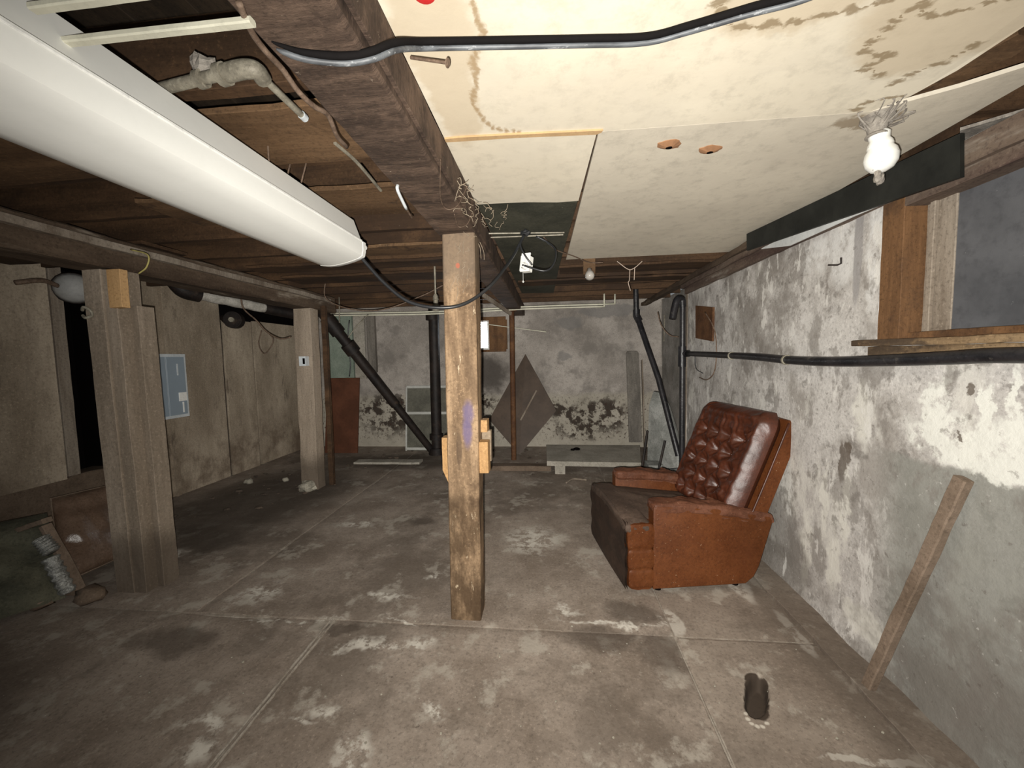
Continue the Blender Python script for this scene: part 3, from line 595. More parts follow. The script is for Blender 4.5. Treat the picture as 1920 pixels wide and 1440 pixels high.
t = thing('wire_clip', 'small grey metal clip hanging under the main beam near the post', 'clip', c1)
mb = MB(); mb.tube([c1+V((0, 0, .02)), c1, c2], .006, 8); link('clip_body', mb, M['metaledge'], t, smooth=True)
mb = MB(); mb.tube([c2, V(W(772, 408, Z=1.975))], .0035, 6); link('clip_tail', mb, M['nail'], t)
mb = MB(); mb.rock(W(385, 128, Z=2.12), (.03, .022, .03), 5); mb.rock(W(370, 118, Z=2.13), (.018, .015, .02), 6); o = link('dust_clump', mb, M['lint']); tag(o, 'grey ball of lint above the galvanised pipe', 'lint')

# cobwebs and splinters where beam meets post
mb = MB()
for k in range(46):
    p = on(850+R()*110, 375+R()*22+ (30*R() if R() < .4 else 0), Z=2.15-.08*R()); 
    if k < 20: p = on(845+R()*50, 330+R()*120, Z=2.03)
    q = [p]
    for j in range(4): q.append(q[-1]+V((R()-.45, R()-.5, -R()*.5))*.035)
    mb.tube(q, .0011, 4, 3)
for k in range(16):
    p = on(852+R()*50, 440+R()*100, Y=1.915); q = [p]
    for j in range(3): q.append(q[-1]+V((R()-.5, (R()-.7)*.4, -R()*1.1))*.03)
    mb.tube(q, .0011, 4, 3)
o = link('cobweb', mb, M['web']); o['kind'] = 'stuff'; tag(o, 'dusty cobweb fibres at the top of the wooden post', 'cobweb')
for pts, lb in (([(826, 300), (826, 370), (838, 392), (858, 385), (876, 350)], 'looped wire hanging on the beam above the post'), ([(852, 402), (860, 425), (876, 420), (885, 400)], 'small wire hook at the beam end above the post')):
    mb = MB(); mb.tube([W(*q, Z=2.012-.012*(0 < i < len(pts)-1)) for i, q in enumerate(pts)], .0022, 6); tag(link('wire_loop', mb, M['nail']), lb, 'wire')

# ================================================================== CEILING: holes, bulb, duct, junction
for (px, py, lb) in ((1255, 272, 'torn hole in the cream ceiling, the left one of two'), (1332, 281, 'torn hole in the cream ceiling, the right one of two')):
    c = on(px, py, Z=CZ-.004); mb = MB(); n = 16; ring = []; inn = []
    for k in range(n):
        a = 2*math.pi*k/n; r = 1+.35*noise.noise(V((math.cos(a)*2, math.sin(a)*2, px)))
        ring.append(V((c.x+.042*r*math.cos(a)+.006*math.sin(a), c.y+.030*r*math.sin(a), c.z+.001)))
        inn.append(V((c.x+.012*math.cos(a), c.y+.010*math.sin(a)*r+.004, c.z-.008)))
    mb.loft([ring, inn], caps=False); mb.loft([ring, [q+V((0, 0, .004)) for q in ring]], caps=False)
    t = thing('torn_hole', lb, 'hole', c); link('torn_paper', mb, M['tear'], t)
    mb = MB(); mb.loft([inn, [q+V((0, 0, .012)) for q in inn]]); link('dark_opening', mb, M['black'], t)
bc = V((1.075, 1.42, CZ))
t = thing('light_bulb', 'dusty white bulb in a ceiling socket above the recliner wall', 'bulb', bc)
mb = MB(); mb.lathe(bc, (0, 0, -1), [(0, .045), (.012, .044), (.02, .03), (.055, .024), (.06, .03), (.065, .03)], 20); link('socket', mb, M['lint'], t, smooth='auto')
mb = MB(); mb.lathe(bc, (.12, 0, -1), [(.05, .022), (.060, .029), (.068, .027), (.078, .026), (.088, .032), (.098, .034), (.104, .033), (.115, .041), (.135, .045), (.155, .041), (.172, .028), (.180, .009)], 24); link('globe', mb, M['bulb'], t, 'white glass globe', smooth=True)
mb = MB(); mb.rock(bc+V((.03, .02, -.19)), (.014, .012, .02), 2); mb.rock(bc+V((.0, -.01, -.195)), (.01, .01, .02), 4); link('dust_tuft', mb, M['lint'], t)
mb = MB()
for k in range(34):
    a = R()*6.28; rr = .03+.09*R()**2; p = bc+V((math.cos(a)*rr, math.sin(a)*rr, -.001)); a2 = a+R()*1.6-.8; mb.tube([p, p+V((R()-.5, R()-.5, -.3))*.03, bc+V((.028*math.cos(a2), .028*math.sin(a2), -.02-.03*R()))], .0012+.002*R(), 4, 3)
link('cobweb_skirt', mb, M['lint'], t)
b1, b2 = on(1400, 470, X=1.27), on(1800, 332, X=1.352)
b3, b4 = on(1800, 250, X=1.352), on(1400, 425, X=1.27); b4.z = min(b4.z, CZ-.002); b3.z = min(b3.z, CZ-.002)
mb = MB(); mb.prism([b1, b2, b3, b4], (.016, .003, 0))
tag(link('fascia_board', mb, M['ductblk']), 'long black board hanging below the cream ceiling beside the right wall', 'board')
mb = MB(); mb.prism([W(*q, X=1.362) for q in ((1418, 468), (1480, 461), (1600, 406), (1745, 345), (1700, 341), (1600, 368), (1490, 425))], (.006, 0, 0))
tag(link('trim_strip', mb, M['whiteboard']), 'white board strip on top of the right wall under the black board', 'board')
# torn gypsum strips and rough boards in the upper right corner
for (pts, zz, lb) in (([(1800, 245), (1925, 208), (1925, 222), (1835, 262), (1800, 330)], 2.13, 'torn grey ceiling scrap beside the black board end'),):
    mb = MB(); mb.prism([W(*q, Z=zz) for q in pts], (0, 0, .01)); tag(link('board_scrap', mb, M['lint']), lb, 'scrap')
for (a, b, w_, mt, lb, z0) in (((1690, 195), (1930, 60), .10, 'plank', 'brown joist face showing through the torn ceiling corner', 2.20),
        ((1830, 270), (1930, 245), .05, 'lint', 'dusty strip of timber under the torn ceiling corner', 2.08), ((1790, 350), (1935, 280), .035, 'dustwood', 'ragged pale lath above the right window', 2.05), ((1800, 385), (1935, 320), .07, 'purple_dark', 'dark header plank above the right window', 2.035)):
    p, q = V(W(*a, Z=z0)), V(W(*b, Z=z0)); mb = MB(); mb.beam(p, q, w_, .02, seg=16, rough=.008); tag(link('timber_scrap', mb, M[mt]), lb, 'timber')

jc = on(985, 492, Y=2.35)
t = thing('outlet_box', 'white outlet box with a plug hanging under the green board', 'outlet', jc)
ex = V((.86, -.5, .05)).normalized(); ez = V((.12, .05, 1)).normalized(); ey = ez.cross(ex).normalized(); 
def obx(mb, cx, cy, cz, sx, sy, sz): 
    c = jc+ex*cx+ey*cy+ez*cz; mb.beam(c-ez*sz, c+ez*sz, sx*2, sy*2, ey, 1, 0, .003)
mb = MB(); obx(mb, 0, .0, 0, .032, .004, .055); link('face_plate', mb, M['cap'], t)
mb = MB(); obx(mb, -.012, .03, .0, .03, .028, .045); link('box_body', mb, M['white'], t)
mb = MB(); d_ = -ey; mb.lathe(jc+ex*.012-ez*.03, d_, [(0, .02), (.03, .019), (.036, .014), (.044, .013)], 16); link('plug', mb, M['cap'], t, smooth='auto')
e = jc+ex*.012-ez*.03+d_*.044
mb = MB(); mb.tube([e, W(1020, 508, Y=2.3), W(1038, 495, Y=2.33), W(1042, 470, Y=2.38), W(1028, 455, Y=2.42), W(1005, 443, Y=2.42)], .006, 8); tag(link('plug_cord', mb, M['cord'], smooth=True), 'black looped cord plugged into the white outlet box', 'cord')
mb = MB(); mb.tube([W(983, 440, Y=2.3), W(976, 460, Y=2.27), W(985, 480, Y=2.26), W(998, 497, Y=2.27)], .005, 8); tag(link('short_cord', mb, M['cord'], smooth=True), 'short black cord crossing the face of the white outlet box', 'cord')
for a, b, lb in (((893, 438), (1058, 436), 'upper of two thin conduits across the green board'), ((900, 446), (1056, 440), 'lower of two thin conduits across the green board')):
    mb = MB(); mb.tube([W(*a, Z=2.14), W(*b, Z=2.14)], .0045, 8, smooth=False); tag(link('conduit', mb, M['galv']), lb, 'conduit')
mb = MB(); mb.rock(W(985, 437, Z=2.13), (.03, .02, .02), 1); tag(link('tape_knot', mb, M['cord']), 'black taped knot of cord on the conduits above the outlet box', 'tape')
mb = MB(); mb.tube([W(1020, 445, Z=2.13), W(1042, 468, Z=2.13), W(1075, 480, Z=2.14), W(1105, 492, Z=2.14), W(1130, 492, Z=2.14)], .004, 6); tag(link('wire', mb, M['nail']), 'thin brown wire running from the conduits to the bare bulb socket', 'wire')
sc = V(W(1105, 505, Y=3.3))
t = thing('bulb_socket', 'bare bulb in a socket on a small brown block beyond the cream ceiling', 'bulb', sc)
mb = MB(); mb.box(sc.x-.05, sc.x+.05, sc.y, sc.y+.03, sc.z-.04, sc.z+.10); link('mount_block', mb, M['plank'], t)
mb = MB(); mb.lathe((sc.x, sc.y-.0, sc.z-.0), (0, -.5, -1), [(0, .022), (.03, .024), (.04, .035), (.07, .04), (.09, .03), (.1, .01)], 14); link('glass', mb, plain('clear_dusty_glass', (.45, .42, .38), rough=.12, spec=.9), t, smooth=True)
mb = MB(); q = lambda x, y: W(x, y, Y=on(1157, 490, Z=JB-.024).y); mb.tube([q(1157, 490), q(1178, 505), q(1190, 502), q(1204, 490)], .003, 6); mb.tube([q(1181, 505), q(1180, 525), q(1178, 530), q(1182, 545)], .003, 6); mb.tube([q(1190, 503), q(1189, 525)], .003, 6); tag(link('string', mb, M['string']), 'knotted pale string hanging from the dark joists', 'string')
mb = MB(); c = on(981, 528, Y=2.9); mb.tube([c, V((c.x, c.y, CZ+.004))], .0015, 5, smooth=False); mb.lathe(c, (0, 0, -1), [(-.008, .004), (0, .009), (.008, .004)], 8); tag(link('pull_chain', mb, M['cap']), 'tiny white pull knob hanging below the outlet box', 'chain')

# ================================================================== PIPES
t = thing('waste_pipe', 'thick black diagonal waste pipe running down to the floor at the back left', 'pipe', W(700, 730, Y=4.9))
A, B = V(W(612, 596, Y=4.45)), V((-1.74, 5.38, .08)); D = (B-A)
mb = MB(); mb.tube([A-D*.08, A+D*.62], .063, 16, smooth=False); mb.tube([A+D*.60, B], .05, 16, smooth=False); link('pipe', mb, M['iron'], t, smooth='auto')
for s0, s1, r in ((.0, .10, .085), (.17, .23, .088), (.58, .62, .062)):
    mb = MB(); mb.tube([A+D*s0, A+D*s1], r, 16, smooth=False); link('hub', mb, M['iron'], t, smooth='auto')
t = thing('soil_stack', 'vertical black soil stack at the back just left of the wooden post', 'pipe', (-1.66, 5.42, 0))
mb = MB(); mb.tube([(-1.66, 5.42, 0), (-1.64, 5.42, 2.12)], .075, 18, smooth=False); link('pipe', mb, M['iron'], t, smooth='auto')
for z0, z1, r in ((0, .10, .12), (.22, .30, .10), (1.95, 2.03, .095)):
    mb = MB(); mb.tube([(-1.66, 5.42, z0), (-1.66, 5.42, z1)], r, 18, smooth=False); link('hub', mb, M['iron'], t, smooth='auto')
t = thing('sprinkler_fitting', 'pale valve fitting hanging in front of the soil stack top', 'valve', W(817, 565, Y=3.2))
c = on(817, 565, Y=3.2); mb = MB(); mb.lathe(c+V((0, 0, -.08)), (0, 0, 1), [(0, .03), (.05, .03), (.052, .02), (.09, .02), (.092, .026), (.12, .022), (.14, .012)], 12); link('valve_body', mb, M['galv'], t, smooth='auto')
mb = MB(); mb.tube([c+V((0, 0, .05)), V((c.x, c.y, JB+.204))], .008, 8, smooth=False); link('riser', mb, M['galv'], t)
t = thing('vent_pipe', 'thin black pipe slanting down behind the recliner', 'pipe', W(1230, 700, Y=4.3))
mb = MB(); mb.tube([W(1192, 540, Y=4.9), W(1193, 592, Y=4.9)], .032, 12, smooth=False); mb.tube([W(1193, 590, Y=4.9), W(1235, 712, Y=4.55), W(1272, 855, Y=4.25)], .032, 12, smooth=False); link('pipe', mb, M['blk_pipe'], t, smooth='auto')
mb = MB(); c = on(1193, 592, Y=4.9); mb.tube([c+V((0, 0, .07)), c, c+V((.03, -.02, -.07))], .042, 12, smooth=False); link('elbow', mb, M['blk_pipe'], t, smooth='auto')
t = thing('wall_pipe', 'long black pipe along the right wall joined to an upright behind the recliner', 'pipe', (1.33, 4.0, 1.4))
pv = on(1279, 663, Y=3.98)
mb = MB(); mb.tube([(pv.x+.01, 3.98, 0), (pv.x, 3.98, 1.88)], .027, 14, smooth=False); link('upright', mb, M['blk_pipe'], t, smooth='auto')
mb = MB(); mb.tube([pv+V((0, 0, -.13)), pv+V((0, 0, .07))], .038, 14, smooth=False); mb.tube([pv, pv+V((.05, -.05, 0))], .034, 14, smooth=False); link('tee', mb, M['blk_pipe'], t, smooth='auto')
mb = MB(); mb.tube([(pv.x, 3.98, 1.86), (pv.x-.01, 3.98, 1.93), (pv.x-.06, 3.96, 1.93), (pv.x-.09, 3.95, 1.83), (pv.x-.11, 3.94, 1.74)], .033, 12); link('return_bend', mb, M['blk_pipe'], t, smooth='auto')
X_ = 1.345
hp = [pv+V((.03, -.02, 0)), V(W(1400, 668, X=X_)), V(W(1480, 675, X=X_)), V(W(1560, 678, X=X_)), V(W(1660, 676, X=X_)), V(W(1780, 671, X=X_)), V(W(1925, 666, X=X_)), V((X_, .5, 1.37)), V((X_, -.6, 1.38))]
mb = MB(); mb.tube(hp, .024, 14); link('long_run', mb, M['blk_pipe'], t, smooth=True)
for u in (W(1372, 667, X=X_), W(1475, 675, X=X_)):
    mb = MB(); u = V(u); mb.tube([u+V((0, -.006, 0)), u+V((0, .006, 0))], .029, 14, smooth=False); mb.tube([u, u+V((.06, 0, .02))], .004, 6, smooth=False); link('strap', mb, M['galv'], t)
for (yy, zz, lb) in ((5.1, 2.055, 'upper pale supply pipe along the back'), (5.05, 2.02, 'lower pale supply pipe along the back')):
    L_ = on(600, 585 if zz > 2.03 else 590, Y=yy); R_ = on(1153 if zz > 2.03 else 1133, 582, Y=yy); top = on(1155 if zz > 2.03 else 1131, 556, Y=yy)
    mb = MB(); mb.tube([(L_.x, yy, zz), (-1.6, yy, zz-.025), (-.3, yy, zz), (R_.x, yy, zz), ], .011, 8); mb.tube([(R_.x, yy, zz-.005), (R_.x, yy, CZ+.02)], .011, 8, smooth=False); tag(link('supply_pipe', mb, M['cream'], smooth=True), lb, 'pipe')
c1, c2 = on(905, 607, Y=5.3), on(1022, 622, Y=5.3); mb = MB(); mb.tube([c1-(c2-c1)*.3, c2+(c2-c1)*.02], .006, 6, smooth=False); tag(link('clothes_rod', mb, M['cream']), 'thin pale rod slanting in front of the bright back window', 'rod')
# left pipes
Pl = lambda x, y, Y: V(W(x, y, Y=Y))
t = thing('drain_pipe', 'fat drain pipe wrapped in pale insulation under the left beam', 'pipe', Pl(430, 565, 4.0))
a, b = Pl(372, 553, 3.62), Pl(497, 578, 4.15)
mb = MB(); mb.tube([a+(b-a)*i/10+V((0, 0, .004*math.sin(i*2))) for i in range(11)], .052, 14, 3); link('insulation', mb, M['insul'], t, smooth=True)
mb = MB(); mb.tube([Pl(328, 528, 3.45), Pl(345, 545, 3.5), Pl(374, 553, 3.62)], .075, 16, smooth=True); link('hub', mb, M['iron'], t, smooth='auto'); mb = MB(); mb.tube([b, b+(b-a)*.6], .06, 14, smooth=False); link('bare_pipe', mb, M['iron'], t, smooth='auto')
mb = MB(); c = Pl(438, 600, 4.3); ax = V((.3, -1, 0)).normalized(); mb.tube([c-ax*.06, c+ax*.03], .10, 18, smooth=False); mb.tube([c-ax*.05, V((LX-.02, c.y+.1, c.z+.02))], .06, 14, smooth=False); mb.tube([c+ax*.03, c+ax*.035], .085, 18, smooth=False)
t = thing('drain_elbow', 'round black pipe opening under the insulated pipe on the left', 'pipe', c); link('collar', mb, M['iron'], t, smooth='auto')
mb = MB(); mb.tube([c+ax*.03, c+ax*.06], .03, 10, smooth=False); link('plug', mb, M['galv'], t, smooth='auto')
t = thing('vent_hood', 'pale round vent cover at the top of the left wall near the dark gap', 'vent', Pl(130, 540, 2.75))
c = V((LX+.10, 2.82, 2.03)); ax = V((.8, -.6, -.15)).normalized(); mb = MB(); mb.lathe(c, ax, [(-.1, .10), (.02, .115), (.06, .10), (.09, .06), (.10, .01)], 20); link('dome', mb, plain('pale_grey_plastic', (.34, .34, .33)), t, smooth=True)
mb = MB(); mb.lathe(c, ax, [(-.02, .125), (.0, .128), (.015, .12)], 20); link('band', mb, M['iron'], t, smooth='auto')
mb = MB(); mb.tube([c+V((0, -.1, .0)), c+V((.03, -.22, .02)), c+V((.0, -.35, -.02))], .018, 8); link('pipe_stub', mb, M['nail'], t, smooth=True)
# electrical panel
t = thing('breaker_panel', 'grey metal breaker panel on the left plywood wall', 'panel', (LX+.03, 3.5, 1.2))
y0, y1, z0, z1 = 3.36, 3.74, .84, 1.50
mb = MB(); mb.box(LX+.02, LX+.10, y0, y1, z0, z1, ch=.006); link('enclosure', mb, M['metaledge'], t)
mb = MB(); mb.box(LX+.10, LX+.108, y0+.02, y0+.15, z0+.03, z1-.03); link('cover_plate', mb, M['metalpanel'], t)
mb = MB(); mb.box(LX+.10, LX+.110, y0+.158, y1-.03, z0+.03, z1-.03); door_ = link('door', mb, M['metalpanel'], t)
mb = MB(); mb.box(LX+.11, LX+.118, y1-.12, y1-.035, z0+.17, z0+.26); mb.box(LX+.11, LX+.116, y1-.085, y1-.07, z0+.05, z0+.16); link('latch', mb, M['cap'], door_, 'white latch and sticker')
mb = MB(); mb.box(LX+.11, LX+.113, y1-.12, y1-.105, z1-.22, z1-.10); link('label_strip', mb, M['metaledge'], t)
# wires on the left
for pts, Y, r, mt, lb in (([(455, 575), (480, 600), (500, 622), (525, 635), (545, 632)], 3.7, .010, 'nail', 'brown cable drooping from the insulated pipe to the farther left post'),
        ([(490, 620), (485, 645), (495, 663), (508, 650), (512, 635), (500, 622)], 4.3, .007, 'nail', 'thin cable loop on the left wall below the drooping cable'),
        ([(260, 513), (275, 500), (277, 478), (245, 468)], 1.9, .005, 'yellow', 'yellow wire wrapped on the left beam'),
        ([(655, 600), (652, 640), (657, 680), (655, 706)], 5.6, .010, 'cord', 'thin cord hanging down to the red-brown board'),
        ([(612, 560), (660, 580), (720, 580), (790, 555), (830, 535)], 3.6, .007, 'nail', 'dusty wire swagged under the joists left of the post'),
        ([(640, 640), (670, 610), (690, 590)], 4.6, .008, 'galv', 'short grey wire by the diagonal waste pipe'),
        ([(1233, 585), (1240, 610), (1255, 628), (1272, 632)], 4.3, .007, 'nail', 'brown wire curving to the upright pipe behind the recliner'),
        ([(1246, 590), (1245, 640)], 5.6, .008, 'galv', 'thin bright rod on the far right wall')):
    wp = [V(W(*q, Y=Y)) for q in pts]
    if Y in (3.6, 3.7, 4.6): wp.insert(0, V((wp[0].x, wp[0].y, JB+.01)))
    mb = MB(); mb.tube(wp, r*.8, 6); tag(link('wire', mb, M[mt], smooth=True), lb, 'wire')
# wires on the right wall
mb = MB(); X_ = 1.375; mb.tube([W(1322, 585, X=X_), W(1340, 620, X=X_), W(1343, 670, X=X_), W(1338, 700, X=X_), W(1325, 712, X=X_), W(1312, 708, X=X_)], .005, 6); tag(link('wire_loop', mb, M['nail'], smooth=True), 'brown wire looping over the black pipe below the rusty plate', 'wire')
mb = MB(); mb.tube([W(1303, 665, X=X_), W(1305, 690, X=X_), W(1318, 700, X=X_)], .004, 6); tag(link('wire_tail', mb, M['cord'], smooth=True), 'short dark wire tail hanging under the black pipe near the upright', 'wire')
mb = MB(); mb.tube([W(1553, 497, X=1.36), W(1570, 497, X=1.375), W(1577, 494, X=1.38), W(1577, 483, X=1.38)], .004, 6, smooth=False); tag(link('wall_hook', mb, M['iron']), 'small black hook in the white plaster of the right wall', 'hook')
mb = MB(); mb.prism([W(1304, 573, X=1.385), W(1336, 576, X=1.385), W(1335, 640, X=1.385), W(1304, 634, X=1.385)], (.02, 0, 0)); tag(link('rusty_plate', mb, M['rust']), 'small rusty brown plate high on the right wall above the recliner', 'plate')
# leaning plank at right
a, b = V((1.285, 1.62, .008)), V((1.375, 1.40, .965))
mb = MB(); mb.beam(a, b, .042, .032, (1, 0, 0), seg=26, rough=.0035, ch=.004); tag(link('leaning_plank', mb, M['cardb']), 'narrow weathered plank leaning against the right wall', 'plank')

# ================================================================== BACK OF THE ROOM
mb = MB(); p = [W(613, 708, Y=5.62), W(672, 707, Y=5.62)]
mb.prism([(-3.42, 5.45, .0), (-2.90, 5.45, .0), (-2.90, 5.62, 1.13), (-3.42, 5.62, 1.13)], (0, .02, 0)); tag(link('hardboard_panel', mb, M['red_board']), 'red-brown board leaning upright in the back left corner', 'board')
mb = MB(); mb.box(-2.85, -2.72, 5.82, 5.89, 1.2, 2.15, seg=10, rough=.004); tag(link('wall_batten', mb, M['greyplank']), 'short dark upright board fixed high on the back wall', 'board')
mb = MB(); mb.box(-3.5, -3.1, 5.84, 5.885, 1.1, 2.1); tag(link('wall_board', mb, grunge('pale_green_paint', (.17, .21, .17), (.24, .28, .23), sc=4)), 'pale green board on the back wall above the red-brown board', 'board')
mb = MB(); mb.box(-3.08, -2.9, 5.85, 5.885, 1.1, 2.1); tag(link('wall_board', mb, M['slab']), 'narrow pale board on the back wall beside the green one', 'board')
t = thing('screen_frame', 'white framed window screen leaning on the back wall', 'screen', (-1.9, 5.6, 0))
x0, x1 = -2.20, -1.36
def lean(x, z): return V((x, 5.62+.12*z, z))
for a, b in (((x0, .0), (x0, .97)), ((x1, .0), (x1, .97)), ((x0, .97), (x1, .97)), ((x0, .03), (x1, .03)), ((x0, .57), (x1, .57))):
    mb = MB(); mb.beam(lean(*a), lean(*b), .022, .04, (0, 1, 0) if a[0] == b[0] else (0, 0, 1)); link('rail' if a[0] != b[0] else 'stile', mb, M['framewhite'], t)
mb = MB(); mb.prism([lean(x0, 0)+V((0, .005, 0)), lean(x1, 0)+V((0, .005, 0)), lean(x1, .97)+V((0, .005, 0)), lean(x0, .97)+V((0, .005, 0))], (0, .003, 0)); link('screen_mesh', mb, M['mesh'], t)
dm = lambda x, y, Y: V(W(x, y, Y=Y))
pts = [V((-.44, 5.36, .01)), dm(1043, 770, 5.55), dm(985, 664, 5.80), dm(917, 787, 5.55)]
mb = MB(); mb.prism(pts, (0, .015, .003)); t = thing('diamond_board', 'dark brown square board standing on its corner against the back wall', 'board', pts[0]); link('panel', mb, M['brown_board'], t)
a, b = dm(976, 788, 5.44), dm(1006, 732, 5.58); mb = MB(); mb.beam(a, b, .022, .01, (0, 1, 0)); link('slat', mb, M['dustwood'], t, 'thin pale slat')
t = thing('stone_bench', 'low pale slab bench along the back wall behind the recliner', 'bench', (.5, 4.8, 0))
mb = MB(); mb.prism([(-.06, 5.28, .12), (-.045, 4.44, .12), (1.02, 4.40, .12), (1.20, 5.25, .12)], (0, 0, .055)); link('top', mb, M['slab'], t)
for x in (.05, .95):
    mb = MB(); mb.box(x, x+.12, 4.50, 4.62, 0, .12, seg=3, rough=.004); link('leg', mb, M['slab'], t)
mb = MB(); mb.box(-.02, 1.05, 5.0, 5.1, 0, .12); link('rear_support', mb, M['dirt'], t)
mb = MB(); mb.rock(W(1081, 842, Z=.185), (.05, .03, .02), 8); mb.rock(V(W(1074, 843, Z=.185)), (.03, .02, .015), 3); tag(link('coal_lump', mb, M['black']), 'small black lump lying on the stone bench', 'lump')
mb = MB(); mb.box(-.75, .0, 4.62, 4.75, 0, .06, seg=10, rough=.005); tag(link('floor_timber', mb, M['stem']), 'rough timber lying on the floor left of the stone bench', 'timber')
mb = MB(); mb.prism([(1.12, 5.55, .15), (1.30, 5.55, .15), (1.31, 5.82, 1.42), (1.29, 5.825, 1.45), (1.15, 5.825, 1.45), (1.13, 5.82, 1.41)], (0, .025, .005)); tag(link('grey_plank', mb, M['greyplank']), 'wide grey plank standing against the back wall at its right end', 'plank')
mb = MB(); mb.beam((1.325, 5.5, .0), (1.345, 5.78, 1.32), .015, .06, (0, 1, 0), seg=8, rough=.002); tag(link('edge_lath', mb, M['dustwood']), 'thin lath standing beside the wide grey plank', 'lath')
# leaning rounded sheet at right rear
pts = [W(1213, 885, Y=4.75), W(1217, 760, Y=4.8), W(1225, 734, Y=4.82), W(1240, 737, Y=4.72), W(1254, 765, Y=4.6), W(1268, 812, Y=4.45), W(1278, 880, Y=4.35), W(1270, 888, Y=4.35)]
mb = MB(); mb.prism(pts, (.03, .03, 0)); tag(link('broken_sheet', mb, M['sheet']), 'grey broken sheet with rounded top leaning behind the recliner', 'sheet')
for a, b, Y1, Y2, lb in (((1202, 848), (1214, 808), 4.45, 4.5, 'left short dark bar standing behind the recliner'), ((1231, 862), (1247, 826), 4.3, 4.35, 'right short dark bar standing behind the recliner')):
    p_ = V(W(*a, Y=Y1)); p_.z = .01; mb = MB(); mb.tube([p_, W(*b, Y=Y2)], .014, 8, smooth=False); tag(link('iron_bar', mb, M['iron']), lb, 'bar')
mb = MB(); mb.box(1.09, 1.25, 4.36, 4.55, 0, .16, seg=6, rough=.006); tag(link('grey_block', mb, M['sheet']), 'grey block between the stone bench and the broken sheet', 'block')
mb = MB(); mb.tube([W(1155, 876, Y=4.25), W(1190, 880, Y=4.1), W(1230, 882, Y=3.9), W(1278, 878, Y=3.85)], .007, 6); tag(link('extension_cord', mb, M['cord'], smooth=True), 'black cord stretched behind the far arm of the recliner', 'cord')
# rubble
for (px, py, r, lb) in ((467, 906, .045, 'pale green stone on the floor near the left wall'), (536, 902, .035, 'small grey stone beside the farther left post')):
    c = on(px, py, Z=0); mb = MB(); mb.rock((c.x, c.y, r*.5), (r*1.1, r, r*.8), px); tag(link('stone', mb, M['stone'], smooth=True), lb, 'stone')
mb = MB()
for k in range(130):
    x, y = -3.3+R()*4.4, 4.3+R()*1.5
    if R() < .35: x, y = -3.6+R()*1.2, 3.1+R()*1.8
    if x > -.12 or abs(x+1.7) < .18 or abs(x+.5) < .12: continue
    r = .008+.02*R()**3; mb.rock((x, y, r*.5), (r*1.5, r, r*.7), k, 4)
o = link('rubble', mb, M['dirt']); o['kind'] = 'stuff'; tag(o, 'small dirt crumbs scattered over the floor at the back', 'rubble')
mb = MB()
for k in range(90):
    c = on(200+R()*1500, 1150+R()*290, Z=0); 
    if c.x > 1.2: continue
    r = .002+.004*R()**2; mb.rock((c.x, c.y, .004), (r, r, r*.7), k, 4)
o = link('grit', mb, M['stone']); o['kind'] = 'stuff'; tag(o, 'pale grit scattered over the near floor', 'grit')
for pts, lb in (([(1062, 905), (1075, 898), (1100, 900)], 'twig-like wood strip on the floor in front of the stone bench'),):
    mb = MB(); mb.tube([V(W(*q, Z=.015)) for q in pts], .010, 6); tag(link('wood_strip', mb, M['dustwood']), lb, 'strip')
mb = MB(); c1 = W(668, 866, Z=.015); c2 = W(790, 866, Z=.015); mb.beam(c1, c2, .16, .03, seg=12, rough=.006); tag(link('floor_plank', mb, M['slab']), 'pale plank lying on the floor below the diagonal waste pipe', 'plank')

# ================================================================== LEFT FOREGROUND CLUTTER
t = thing('vinyl_cushion', 'glossy brown vinyl cushion leaning behind the wide left post', 'cushion', W(165, 1080, Z=0))
c00, c10, c11, c01 = V(W(120, 1120, Y=2.05)), V(W(225, 1075, Y=2.35)), V(W(225, 905, Y=2.62)), V(W(95, 935, Y=2.25))
def cushion(c00, c10, c11, c01, th, nrm, nu=18, nv=22, wr=.012, sd=0):
    mb = MB(); nrm = V(nrm).normalized()
    def f(sg):
        def g_(u, v):
            p = (c00*(1-u)+c10*u)*(1-v)+(c01*(1-u)+c11*u)*v
            e = (max(0, 1-abs(2*u-1)**2.4)*max(0, 1-abs(2*v-1)**4))**.5
            return p+nrm*sg*(th*e+wr*e*noise.noise(p*9+V((sd, 0, 0))))
        return g_
    mb.grid(f(1), nu, nv); n0 = len(mb.f); mb.grid(f(-1), nu, nv); mb.f = mb.f[:n0]+[tuple(reversed(q)) for q in mb.f[n0:]]; return mb
nr = V((.75, -.6, .25))
c00.z = max(c00.z, .03); c10.z = max(c10.z, .03)
link('padding', cushion(c00, c10, c11, c01, .085, nr, 40, 50, .03), M['vinyl'], t, smooth=True)
mb = MB(); mb.tube([c00, c10, c11, c01, c00], .008, 6, smooth=False); link('piping', mb, M['cardb'], t)
t = thing('wooden_crate', 'broken brown crate end leaning at the left edge', 'crate', W(80, 1120, Z=0))
for (a, b, wd) in (((20, 1000), (85, 1145), .06), ((85, 985), (150, 1105), .03), ((88, 1148), (150, 1108), .03), ((18, 1000), (88, 975), .03)):
    p, q = V(W(*a, Y=1.98)), V(W(*b, Y=1.98)); p.z = max(p.z, .02); q.z = max(q.z, .02); mb = MB(); mb.beam(p, q, wd, .05, (0, 1, 0), seg=8, rough=.004); link('slat', mb, M['cardb'], t)
t = thing('foil_duct', 'crinkled foil duct lying inside the broken crate', 'duct', W(100, 1060, Y=1.9))
for (a, b) in (((76, 1010), (98, 1035)), ((94, 1045), (128, 1112))):
    p, q = V(W(*a, Y=1.92)), V(W(*b, Y=1.92)); q.z = max(q.z, .04)
    n = 14; mb = MB(); mb.tube([p+(q-p)*i/n for i in range(n+1)], lambda s: .036+.005*math.sin(s*n*2.6), 12, 2); link('sleeve', mb, M['foil'], t, smooth=True)
